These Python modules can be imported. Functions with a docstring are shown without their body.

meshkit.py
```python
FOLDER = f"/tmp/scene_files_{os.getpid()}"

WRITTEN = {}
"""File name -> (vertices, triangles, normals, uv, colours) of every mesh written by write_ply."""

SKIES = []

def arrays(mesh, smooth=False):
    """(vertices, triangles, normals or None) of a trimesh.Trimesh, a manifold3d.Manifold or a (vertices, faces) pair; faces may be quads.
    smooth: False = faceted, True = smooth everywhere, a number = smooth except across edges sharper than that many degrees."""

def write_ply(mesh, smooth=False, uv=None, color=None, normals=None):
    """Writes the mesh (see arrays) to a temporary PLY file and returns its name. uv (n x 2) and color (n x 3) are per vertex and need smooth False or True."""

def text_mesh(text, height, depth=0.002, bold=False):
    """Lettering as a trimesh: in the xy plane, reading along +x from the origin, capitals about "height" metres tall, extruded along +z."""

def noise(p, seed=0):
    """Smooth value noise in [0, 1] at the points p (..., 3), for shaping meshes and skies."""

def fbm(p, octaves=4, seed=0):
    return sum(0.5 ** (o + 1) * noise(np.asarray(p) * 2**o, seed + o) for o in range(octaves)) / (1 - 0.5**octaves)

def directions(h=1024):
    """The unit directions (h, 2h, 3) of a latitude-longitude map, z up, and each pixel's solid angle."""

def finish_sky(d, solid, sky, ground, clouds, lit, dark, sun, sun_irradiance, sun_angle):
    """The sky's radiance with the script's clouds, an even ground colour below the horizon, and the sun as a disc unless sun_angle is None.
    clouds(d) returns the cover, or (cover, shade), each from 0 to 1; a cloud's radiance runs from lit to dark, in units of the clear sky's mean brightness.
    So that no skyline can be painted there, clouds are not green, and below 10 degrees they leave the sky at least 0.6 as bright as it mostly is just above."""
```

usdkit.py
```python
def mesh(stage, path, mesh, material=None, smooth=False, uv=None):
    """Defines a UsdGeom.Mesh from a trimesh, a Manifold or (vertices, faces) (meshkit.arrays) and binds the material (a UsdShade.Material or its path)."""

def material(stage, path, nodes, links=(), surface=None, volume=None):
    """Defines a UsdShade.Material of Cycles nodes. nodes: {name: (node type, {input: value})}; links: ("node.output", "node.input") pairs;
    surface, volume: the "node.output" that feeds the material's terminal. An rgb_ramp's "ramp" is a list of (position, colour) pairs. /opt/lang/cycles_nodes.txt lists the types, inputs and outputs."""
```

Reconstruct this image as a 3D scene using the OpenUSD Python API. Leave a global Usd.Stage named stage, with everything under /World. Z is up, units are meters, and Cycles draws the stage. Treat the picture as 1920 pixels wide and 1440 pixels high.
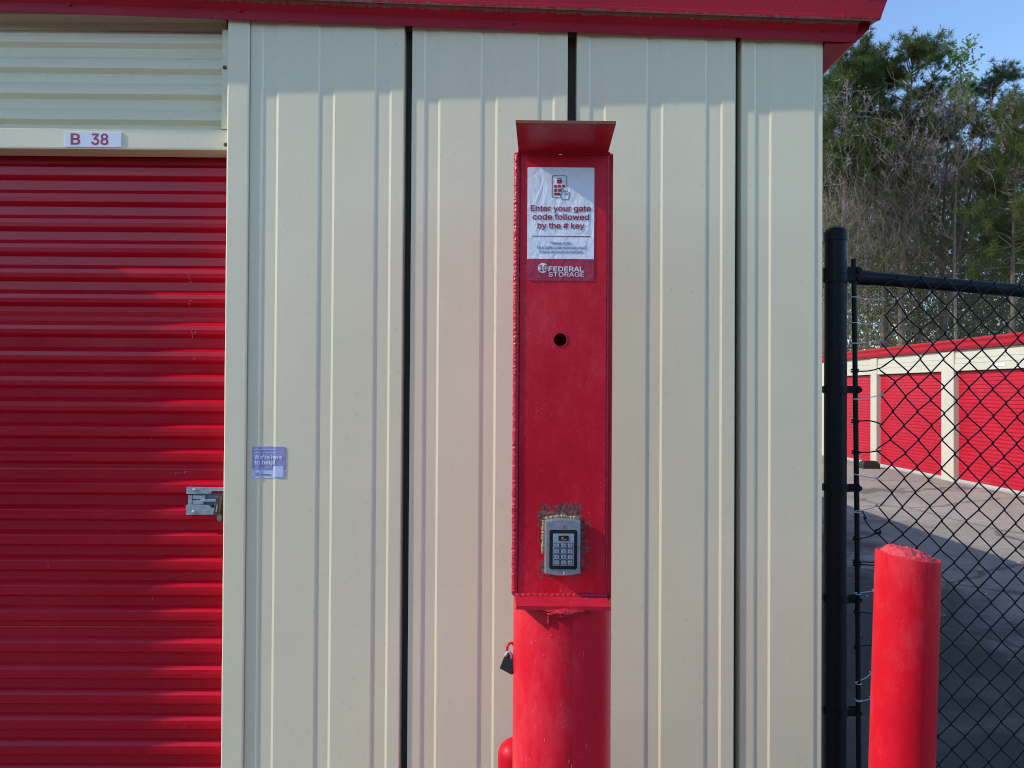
import math, random
import numpy as np
import trimesh
import manifold3d as m3
from shapely.geometry import LineString, Polygon, Point, box as sbox
from shapely import affinity
from pxr import Usd, UsdGeom, UsdLux, UsdShade, Gf, Sdf
import usdkit, meshkit

stage = Usd.Stage.CreateInMemory()
UsdGeom.SetStageUpAxis(stage, UsdGeom.Tokens.z)
UsdGeom.SetStageMetersPerUnit(stage, 1.0)
UsdGeom.Xform.Define(stage, '/World')
UsdGeom.Scope.Define(stage, '/World/Looks')

# ------------------------------------------------------------------ camera, sky, sun
CAM = np.array([0.0, -1.85, 1.6])
F = 1387.0
YAW, PITCH, ROLL = 0.0072, 0.0094, 0.0060
EXPOSURE = 0.98
fw = np.array([math.sin(YAW) * math.cos(PITCH), math.cos(YAW) * math.cos(PITCH), math.sin(PITCH)])
r0 = np.cross(fw, [0, 0, 1.0]); r0 /= np.linalg.norm(r0)
u0 = np.cross(r0, fw)
cr = r0 * math.cos(ROLL) + u0 * math.sin(ROLL)
cu = u0 * math.cos(ROLL) - r0 * math.sin(ROLL)
cam = UsdGeom.Camera.Define(stage, '/World/camera')
cam.AddTransformOp().Set(Gf.Matrix4d(*cr, 0, *cu, 0, *(-fw), 0, *CAM, 1))
cam.CreateHorizontalApertureAttr(36.0)
cam.CreateVerticalApertureAttr(27.0)
cam.CreateFocalLengthAttr(36.0 * F / 1920)
cam.CreateClippingRangeAttr(Gf.Vec2f(0.05, 2000))
cam.CreateExposureAttr(EXPOSURE)

SUN_AZ = math.radians(82.0)
SUN_EL = math.radians(34.0)
sun = np.array([-math.sin(SUN_AZ) * math.cos(SUN_EL), -math.cos(SUN_AZ) * math.cos(SUN_EL), math.sin(SUN_EL)])
sky_mat = usdkit.material(stage, '/World/Looks/sky', {
    's': ('sky_texture', {'sky_type': 'single_scattering', 'sun_disc': False, 'sun_elevation': SUN_EL,
                          'sun_rotation': math.atan2(sun[0], sun[1]), 'altitude': 200.0, 'air_density': 1.0,
                          'aerosol_density': 0.1, 'ozone_density': 3.6}),
    'b': ('background_shader', {'strength': 0.13})}, [('s.color', 'b.color')], surface='b.background')
dome = UsdLux.DomeLight.Define(stage, '/World/sky')
UsdShade.MaterialBindingAPI.Apply(dome.GetPrim()).Bind(sky_mat)
dome.GetPrim().SetCustomDataByKey('kind', 'structure')
key = UsdLux.DistantLight.Define(stage, '/World/sun')
key.CreateIntensityAttr(0.63)
key.CreateNormalizeAttr(True)
key.CreateAngleAttr(0.5)
key.CreateColorAttr(Gf.Vec3f(1.0, 0.95, 0.87))
zx = sun / np.linalg.norm(sun)
xx = np.cross([0, 0, 1.0], zx); xx /= np.linalg.norm(xx)
yy = np.cross(zx, xx)
key.AddTransformOp().Set(Gf.Matrix4d(*xx, 0, *yy, 0, *zx, 0, 0, 0, 30, 1))


def P(px, py, Y):
    """point of the plane y = Y (metres) seen at pixel (px, py) of the 1920 x 1440 photograph"""
    d = fw * F + cr * (px - 960) - cu * (py - 720)
    return CAM + d * ((Y - CAM[1]) / d[1])


# ------------------------------------------------------------------ scene helpers
USED = {}


def unique(path):
    n = USED.get(path, 0)
    USED[path] = n + 1
    return path if n == 0 else '%s_%03d' % (path, n)


class Node:
    def __init__(self, path, base, prim):
        self.path, self.base, self.prim = path, np.asarray(base, float), prim


def put(o, label=None, cat=None, group=None, kind=None):
    for k, v in (('label', label), ('category', cat), ('group', group), ('kind', kind)):
        if v:
            o.prim.SetCustomDataByKey(k, v)
    return o


def thing(name, label, cat, base=(0, 0, 0), group=None):
    path = unique('/World/' + name)
    x = UsdGeom.Xform.Define(stage, path)
    x.AddTranslateOp().Set(Gf.Vec3d(*map(float, base)))
    return put(Node(path, base, x.GetPrim()), label, cat, group)


def part(parent, name, mesh, mat, smooth=30, label=None, kind=None):
    path = unique(parent.path + '/' + name)
    v, f = (mesh.vertices, mesh.faces) if isinstance(mesh, trimesh.Trimesh) else mesh
    m = usdkit.mesh(stage, path, trimesh.Trimesh(np.asarray(v, float) - parent.base, np.asarray(f), process=False), MATS[mat], smooth=smooth)
    return put(Node(path, parent.base, m.GetPrim()), label, None, None, kind)


def solo(name, mesh, mat, label=None, cat=None, group=None, kind=None, smooth=30):
    path = unique('/World/' + name)
    m = usdkit.mesh(stage, path, mesh, MATS[mat], smooth=smooth)
    return put(Node(path, (0, 0, 0), m.GetPrim()), label, cat, group, kind)


# ------------------------------------------------------------------ shape helpers
def box(x0, x1, y0, y1, z0, z1, r=0.0):
    x0, x1, y0, y1, z0, z1 = min(x0, x1), max(x0, x1), min(y0, y1), max(y0, y1), min(z0, z1), max(z0, z1)
    if r <= 0:
        b = trimesh.creation.box((x1 - x0, y1 - y0, z1 - z0))
        b.apply_translation(((x0 + x1) / 2, (y0 + y1) / 2, (z0 + z1) / 2))
        return b
    r = min(r, (x1 - x0) * .49, (y1 - y0) * .49, (z1 - z0) * .49)
    pts = []
    for sx in (x0, x1):
        for sy in (y0, y1):
            for sz in (z0, z1):
                cx = sx + (r if sx == x0 else -r); cy = sy + (r if sy == y0 else -r); cz = sz + (r if sz == z0 else -r)
                k = .42
                for a, b_, c in ((1, k, k), (k, 1, k), (k, k, 1)):
                    pts.append((cx + (a if sx == x1 else -a) * r, cy + (b_ if sy == y1 else -b_) * r, cz + (c if sz == z1 else -c) * r))
    return trimesh.convex.convex_hull(np.array(pts))


def extrude(poly, h):
    gs = getattr(poly, 'geoms', [poly])
    return trimesh.util.concatenate([trimesh.creation.extrude_polygon(g, h, engine='earcut') for g in gs])


M_YZX = np.array([[0, 0, 1, 0], [1, 0, 0, 0], [0, 1, 0, 0], [0, 0, 0, 1.0]])   # profile (y, z) swept along x
M_XZ = np.array([[1, 0, 0, 0], [0, 0, -1, 0], [0, 1, 0, 0], [0, 0, 0, 1.0]])    # profile (x, z), depth towards -y


def sweep_x(poly, x0, x1):
    m = extrude(poly, x1 - x0); m.apply_transform(M_YZX); m.apply_translation((x0, 0, 0)); return m


def front(poly, y_front, depth):
    """a flat shape in (x, z) whose face looks towards -y at y_front"""
    m = extrude(poly, depth); m.apply_transform(M_XZ); m.apply_translation((0, y_front + depth, 0)); return m


def sweep_y(poly, y0, y1):
    """profile (x, z) swept along y from y0 to y1"""
    m = extrude(poly, y1 - y0); m.apply_transform(M_XZ); m.apply_translation((0, y1, 0)); return m


def sheet(pts, t=0.0012):
    return LineString(pts).buffer(t / 2, cap_style='flat', join_style='mitre')


def rrect(x0, x1, z0, z1, r):
    return sbox(x0 + r, z0 + r, x1 - r, z1 - r).buffer(r, quad_segs=5)


def tube(pts, rad, sides=8, caps=True):
    pts = np.asarray(pts, float); n = len(pts)
    rad = np.broadcast_to(np.asarray(rad, float), (n,))
    t = np.gradient(pts, axis=0); t /= np.maximum(np.linalg.norm(t, axis=1, keepdims=True), 1e-12)
    ref = np.array([0.31, 0.17, 0.93]) if abs(t[:, 2]).mean() < .8 else np.array([0.93, 0.31, 0.17])
    a = np.cross(t, ref); a /= np.linalg.norm(a, axis=1, keepdims=True)
    b = np.cross(t, a)
    ang = np.arange(sides) / sides * 2 * np.pi
    v = pts[:, None] + rad[:, None, None] * (np.cos(ang)[None, :, None] * a[:, None] + np.sin(ang)[None, :, None] * b[:, None])
    v = v.reshape(-1, 3); f = []
    i = np.arange(n - 1)[:, None] * sides; j = np.arange(sides)[None]; k = (j + 1) % sides
    f = np.concatenate([np.stack([i + j, i + k, i + sides + k], -1).reshape(-1, 3), np.stack([i + j, i + sides + k, i + sides + j], -1).reshape(-1, 3)])
    if caps:
        v = np.vstack([v, pts[0], pts[-1]]); c0, c1 = n * sides, n * sides + 1
        jj = np.arange(sides); kk = (jj + 1) % sides
        f = np.vstack([f, np.stack([np.full(sides, c0), kk, jj], -1), np.stack([np.full(sides, c1), (n - 1) * sides + jj, (n - 1) * sides + kk], -1)])
    return trimesh.Trimesh(v, f[:, ::-1], process=False)


def lathe(prof, sides=48, axis=(0, 0)):
    """profile of (r, z) turned about the vertical through axis"""
    m = trimesh.creation.revolve(np.asarray(prof, float), sections=sides)
    m.apply_translation((axis[0], axis[1], 0)); return m


def cat(ms):
    return trimesh.util.concatenate(ms)


def screw(x, z, y, r=0.004):
    """a washer-headed hexagon screw looking towards -y"""
    w = trimesh.creation.cylinder(r * 1.5, 0.0012, sections=16)
    h = trimesh.creation.cylinder(r, 0.004, sections=6)
    h.apply_translation((0, 0, .002))
    m = cat([w, h]); m.apply_transform(M_XZ); m.apply_translation((x, y, z)); return m


def words(text, x, z, y, cap, width=None, align='c', bold=True, depth=0.0003, stretch=1.0):
    """lettering facing -y; z is the base line; width forces the line's length"""
    m = meshkit.text_mesh(text, cap, depth, bold)
    lo, hi = m.bounds
    s = (width / (hi[0] - lo[0])) if width else stretch
    m.apply_translation((-lo[0], 0, 0)); m.apply_scale((s, 1, 1))
    w = (hi[0] - lo[0]) * s
    m.apply_translation(((0, -w / 2, -w)['lcr'.index(align)], 0, 0))
    m.apply_transform(M_XZ); m.apply_translation((x, y, z)); return m


# ------------------------------------------------------------------ materials
MATS = {}


def mat(name, nodes, links, surface):
    MATS[name] = usdkit.material(stage, '/World/Looks/' + name, nodes, links, surface=surface)


def paint(name, col, rough=.4, mottle=.06, scale=6., bump=0., bump_scale=3., spec=.4, dirt_sheen=None, dirt_sheen_amt=.0, dirt_sheen_scale=30., fine=0.0, fine_scale=400., metallic=0.0, coat=0.0):
    c = np.array(col, float)
    n = {'g': ('geometry', {}),
         'n': ('noise_texture', {'scale': scale, 'detail': 5., 'roughness': .6}),
         'r': ('rgb_ramp', {'ramp': [(0.25, tuple(np.clip(c * (1 - mottle), 0, 1))), (0.75, tuple(np.clip(c * (1 + mottle), 0, 1)))]}),
         'rr': ('map_range', {'from_min': .3, 'from_max': .7, 'to_min': max(rough - .07, .02), 'to_max': rough + .07}),
         'p': ('principled_bsdf', {'roughness': rough, 'specular_ior_level': spec, 'metallic': metallic, 'coat_weight': coat, 'coat_roughness': .15})}
    l = [('g.position', 'n.vector'), ('n.fac', 'r.fac'), ('n.fac', 'rr.value'), ('rr.result', 'p.roughness')]
    out = 'r.color'
    if dirt_sheen is not None:
        n['dn'] = ('noise_texture', {'scale': dirt_sheen_scale, 'detail': 6., 'roughness': .7})
        n['dr'] = ('map_range', {'from_min': .60, 'from_max': .74, 'to_min': 0., 'to_max': dirt_sheen_amt, 'clamp': True})
        n['dm'] = ('mix_color', {'b': tuple(dirt_sheen)})
        l += [('g.position', 'dn.vector'), ('dn.fac', 'dr.value'), ('dr.result', 'dm.fac'), (out, 'dm.a')]
        out = 'dm.result'
    l.append((out, 'p.base_color'))
    nrm = None
    if bump:
        n['bn'] = ('noise_texture', {'scale': bump_scale, 'detail': 2.})
        n['b'] = ('bump', {'strength': 1.0, 'distance': bump})
        l += [('g.position', 'bn.vector'), ('bn.fac', 'b.height')]
        nrm = 'b.normal'
    if fine:
        n['fn'] = ('noise_texture', {'scale': fine_scale, 'detail': 3.})
        n['fb'] = ('bump', {'strength': 1.0, 'distance': fine})
        l += [('g.position', 'fn.vector'), ('fn.fac', 'fb.height')]
        if nrm:
            l.append((nrm, 'fb.normal'))
        nrm = 'fb.normal'
    if nrm:
        l.append((nrm, 'p.normal'))
    mat(name, n, l, 'p.BSDF')


CREAM = (.775, .688, .465)
RED = (.42, .012, .026)
paint('cream_steel', CREAM, .38, .035, 2.2, bump=.006, bump_scale=1.3, dirt_sheen=(.30, .28, .23), dirt_sheen_amt=.28, dirt_sheen_scale=55.)
paint('cream_trim', (.775, .69, .475), .38, .03, 5., dirt_sheen=(.30, .28, .23), dirt_sheen_amt=.2, dirt_sheen_scale=70.)
paint('red_door', (.46, .0035, .016), .22, .07, 3., bump=.0005, bump_scale=7., spec=.42, dirt_sheen=(.5, .15, .17), dirt_sheen_amt=.15, dirt_sheen_scale=60.)
paint('red_far', (.43, .004, .020), .42, .08, 1.5, dirt_sheen=(.30, .10, .09), dirt_sheen_amt=.3, dirt_sheen_scale=2.5)
paint('cream_far', (.50, .46, .36), .5, .06, 1.2, dirt_sheen=(.26, .22, .16), dirt_sheen_amt=.4, dirt_sheen_scale=3.)
paint('red_trim', (.34, .006, .018), .4, .07, 4., spec=.28)
paint('dark_joint', (.07, .066, .06), .8, .1, 30.)
paint('white_plate', (.72, .73, .80), .35, .03, 20.)
paint('print_red', (.36, .022, .045), .45, .05, 60.)
paint('print_dark', (.06, .05, .09), .45, .05, 60.)
paint('print_white', (.78, .78, .80), .4, .02, 60.)
paint('print_grey', (.22, .23, .33), .5, .05, 60.)
paint('galvanised', (.40, .45, .49), .38, .14, 60., metallic=.55, bump=.0004, bump_scale=150.)
paint('galvanised_dark', (.17, .20, .23), .42, .14, 60., metallic=.5)
paint('lock_body', (.10, .085, .075), .4, .1, 80., metallic=.6)
paint('brass_worn', (.30, .24, .16), .4, .2, 200., metallic=.7)
paint('black_lock', (.012, .010, .014), .45, .1, 80.)
paint('black_vinyl', (.004, .004, .0055), .42, .15, 40., spec=.22)
paint('silver_wire', (.55, .58, .62), .3, .1, 200., metallic=.7)
paint('black_plastic', (.010, .010, .013), .35, .1, 100.)
paint('brushed_steel', (.40, .42, .46), .34, .08, 90., metallic=.75)
paint('key_steel', (.36, .40, .46), .4, .06, 90., metallic=.45)
paint('purple_film', (.31, .31, .56), .38, .05, 30.)
paint('pale_film', (.58, .63, .80), .38, .04, 30.)
paint('amber', (.35, .22, .08), .4, .1, 80.)
paint('red_lens', (.45, .03, .05), .25, .05, 80.)
paint('old_foam', (.26, .20, .11), .8, .6, 220., fine=.001, fine_scale=500.)
paint('concrete_sill', (.40, .38, .35), .85, .12, 8., fine=.002, fine_scale=60.)
paint('bait_plastic', (.022, .020, .019), .45, .15, 20.)
paint('scuff', (.52, .20, .22), .5, .2, 90.)
paint('debris_white', (.65, .64, .60), .7, .1, 20.)


def pedestal_paint(name, col, rough=.33, scar=False, blisters=.0007, rust_edge=False, spec=.28):
    """hand painted steel: brush mottle, sags and blisters; optional scraped patch round the keypad"""
    c = np.array(col)
    n = {'g': ('geometry', {}),
         'mp': ('mapping', {'mapping_type': 'point', 'scale': (1., 1., .45)}),
         'n': ('noise_texture', {'scale': 8., 'detail': 8., 'roughness': .72}),
         'r': ('rgb_ramp', {'ramp': [(.25, tuple(c * .78)), (.5, tuple(c)), (.60, tuple(np.clip(c * 1.03 + .014, 0, 1))), (.74, tuple(np.clip(c * 1.05 + .06, 0, 1)))]}),
         'rr': ('map_range', {'from_min': .3, 'from_max': .7, 'to_min': rough - .08, 'to_max': rough + .12}),
         'v': ('voronoi_texture', {'scale': 120., 'feature': 'f1'}),
         'vr': ('map_range', {'range_type': 'smoothstep', 'from_min': .10, 'from_max': .26, 'to_min': 1., 'to_max': 0., 'clamp': True}),
         'vm': ('noise_texture', {'scale': 26., 'detail': 2.}),
         'vmr': ('map_range', {'from_min': .52, 'from_max': .62, 'to_min': 0., 'to_max': 1., 'clamp': True}),
         'vx': ('math', {'math_type': 'multiply'}),
         'b': ('bump', {'strength': 1., 'distance': blisters}),
         'n2': ('noise_texture', {'scale': 70., 'detail': 3.}),
         'b2': ('bump', {'strength': .6, 'distance': .0008}),
         # small chips showing pale primer
         'cn': ('noise_texture', {'scale': 85., 'detail': 2.}),
         'cr': ('map_range', {'from_min': .765, 'from_max': .79, 'to_min': 0., 'to_max': .6, 'clamp': True}),
         'cm': ('mix_color', {'b': (.45, .30, .30)}),
         'p': ('principled_bsdf', {'specular_ior_level': spec})}
    l = [('g.position', 'mp.vector'), ('mp.vector', 'n.vector'), ('n.fac', 'r.fac'), ('n.fac', 'rr.value'), ('rr.result', 'p.roughness'),
         ('g.position', 'v.vector'), ('v.distance', 'vr.value'), ('g.position', 'vm.vector'), ('vm.fac', 'vmr.value'),
         ('vr.result', 'vx.value1'), ('vmr.result', 'vx.value2'), ('vx.value', 'b.height'),
         ('g.position', 'n2.vector'), ('n2.fac', 'b2.height'), ('b2.normal', 'b.normal'), ('b.normal', 'p.normal'),
         ('g.position', 'cn.vector'), ('cn.fac', 'cr.value'), ('cr.result', 'cm.fac'), ('r.color', 'cm.a')]
    out = 'cm.result'
    if scar:
        kx, kz = KEY_C
        n.update({
            'sep': ('separate_xyz', {}),
            'ax': ('math', {'math_type': 'subtract', 'value2': kx}), 'axa': ('math', {'math_type': 'absolute'}), 'axs': ('math', {'math_type': 'subtract', 'value2': .034}),
            'az': ('math', {'math_type': 'subtract', 'value2': kz + .017}), 'aza': ('math', {'math_type': 'absolute'}), 'azs': ('math', {'math_type': 'subtract', 'value2': .062}),
            'mx': ('math', {'math_type': 'maximum'}),
            'sn': ('noise_texture', {'scale': 55., 'detail': 6., 'roughness': .7}),
            'sa': ('map_range', {'from_min': .3, 'from_max': .7, 'to_min': -.026, 'to_max': .014}),
            'sd': ('math', {'math_type': 'add'}),
            'sm': ('map_range', {'range_type': 'smoothstep', 'from_min': -.002, 'from_max': .010, 'to_min': .93, 'to_max': 0., 'clamp': True}),
            'sc': ('noise_texture', {'scale': 120., 'detail': 5.}),
            'scr': ('rgb_ramp', {'ramp': [(.3, (.030, .018, .012)), (.46, (.085, .052, .036)), (.56, (.16, .115, .11)), (.70, (.26, .13, .05))]}),
            'smx': ('mix_color', {})})
        l += [('g.position', 'sep.vector'), ('sep.x', 'ax.value1'), ('ax.value', 'axa.value1'), ('axa.value', 'axs.value1'),
              ('sep.z', 'az.value1'), ('az.value', 'aza.value1'), ('aza.value', 'azs.value1'),
              ('axs.value', 'mx.value1'), ('azs.value', 'mx.value2'),
              ('g.position', 'sn.vector'), ('sn.fac', 'sa.value'), ('mx.value', 'sd.value1'), ('sa.result', 'sd.value2'),
              ('sd.value', 'sm.value'), ('sm.result', 'smx.fac'), ('g.position', 'sc.vector'), ('sc.fac', 'scr.fac'),
              (out, 'smx.a'), ('scr.color', 'smx.b')]
        out = 'smx.result'
    if rust_edge:
        n.update({'se': ('separate_xyz', {}),
                  'rn': ('noise_texture', {'scale': 60., 'detail': 5.}),
                  'ra': ('map_range', {'from_min': .3, 'from_max': .7, 'to_min': -.006, 'to_max': .006}),
                  'rs': ('math', {'math_type': 'add'}),
                  're': ('map_range', {'range_type': 'smoothstep', 'from_min': -.432, 'from_max': -.424, 'to_min': .85, 'to_max': 0., 'clamp': True}),
                  'rm': ('mix_color', {'b': (.20, .085, .035)})})
        l += [('g.position', 'se.vector'), ('g.position', 'rn.vector'), ('rn.fac', 'ra.value'), ('se.y', 'rs.value1'), ('ra.result', 'rs.value2'),
              ('rs.value', 're.value'), ('re.result', 'rm.fac'), (out, 'rm.a')]
        out = 'rm.result'
    l.append((out, 'p.base_color'))
    mat(name, n, l, 'p.BSDF')


KEY_Y = -.30                                    # front of the pedestal's face plate
kc = P(1055.5, 1027, KEY_Y - .024)
KEY_C = (float(P(1055.5, 1027, KEY_Y)[0]), float(P(1055.5, 1027, KEY_Y)[2]))
PED = (.60, .008, .024)
pedestal_paint('pedestal_red', PED)
pedestal_paint('pedestal_face', PED, scar=True)
pedestal_paint('pedestal_visor', PED, rust_edge=True)
pedestal_paint('bollard_red', (.52, .005, .016), rough=.45, blisters=.0004, spec=.18)
paint('mound_red', (.50, .045, .06), .7, .3, 45., fine=.004, fine_scale=170., dirt_sheen=(.05, .02, .03), dirt_sheen_amt=.9, dirt_sheen_scale=26.)
paint('shelf_sheen_red', (.46, .012, .03), .36, .12, 30., dirt_sheen=(.30, .15, .18), dirt_sheen_amt=.75, dirt_sheen_scale=24.)  # pink-grey patches: some wear, mostly sky reflection put into the colour
paint('weld_red', (.44, .012, .030), .3, .12, 90., fine=.0012, fine_scale=260.)

# dirty red trim: grime hanging from the drip edge of the rake
mat('red_rake', {
    'g': ('geometry', {}),
    'n': ('noise_texture', {'scale': 4., 'detail': 4.}),
    'r': ('rgb_ramp', {'ramp': [(.3, (.32, .006, .016)), (.7, (.39, .008, .020))]}),
    's': ('separate_xyz', {}), 'k': ('math', {'math_type': 'multiply', 'value2': .0273}), 'a': ('math', {'math_type': 'add'}),
    'd': ('math', {'math_type': 'subtract', 'value2': 2.527 + .0273 * .453}), 'ab': ('math', {'math_type': 'absolute'}),
    'mp': ('mapping', {'mapping_type': 'point', 'scale': (60., 20., 9.)}),
    'sn': ('noise_texture', {'scale': 1.6, 'detail': 5., 'roughness': .7}),
    'sl': ('map_range', {'from_min': .35, 'from_max': .7, 'to_min': .0006, 'to_max': .0075}),
    'q': ('math', {'math_type': 'divide'}),
    'm': ('map_range', {'range_type': 'smoothstep', 'from_min': .4, 'from_max': 1.1, 'to_min': .75, 'to_max': 0., 'clamp': True}),
    'mx': ('mix_color', {'b': (.24, .17, .12)}),
    'p': ('principled_bsdf', {'roughness': .42, 'specular_ior_level': .28})},
    [('g.position', 'n.vector'), ('n.fac', 'r.fac'), ('g.position', 's.vector'), ('s.x', 'k.value1'), ('k.value', 'a.value1'), ('s.z', 'a.value2'),
     ('a.value', 'd.value1'), ('d.value', 'ab.value1'), ('g.position', 'mp.vector'), ('mp.vector', 'sn.vector'), ('sn.fac', 'sl.value'),
     ('ab.value', 'q.value1'), ('sl.result', 'q.value2'), ('q.value', 'm.value'), ('m.result', 'mx.fac'), ('r.color', 'mx.a'), ('mx.result', 'p.base_color')], 'p.BSDF')

# wrinkled vinyl of the instruction sign
mat('sign_vinyl', {
    'g': ('geometry', {}), 'mp': ('mapping', {'mapping_type': 'point', 'scale': (1., 1., .55)}),
    'n': ('noise_texture', {'scale': 34., 'detail': 3., 'distortion': 1.2}), 'b': ('bump', {'strength': 1., 'distance': .0022}),
    'p': ('principled_bsdf', {'base_color': (.80, .81, .86), 'roughness': .33})},
    [('g.position', 'mp.vector'), ('mp.vector', 'n.vector'), ('n.fac', 'b.height'), ('b.normal', 'p.normal')], 'p.BSDF')
mat('sign_vinyl_red', {
    'g': ('geometry', {}), 'mp': ('mapping', {'mapping_type': 'point', 'scale': (1., 1., .55)}),
    'n': ('noise_texture', {'scale': 34., 'detail': 3., 'distortion': 1.2}), 'b': ('bump', {'strength': 1., 'distance': .0022}),
    'p': ('principled_bsdf', {'base_color': (.40, .020, .055), 'roughness': .33})},
    [('g.position', 'mp.vector'), ('mp.vector', 'n.vector'), ('n.fac', 'b.height'), ('b.normal', 'p.normal')], 'p.BSDF')

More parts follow.
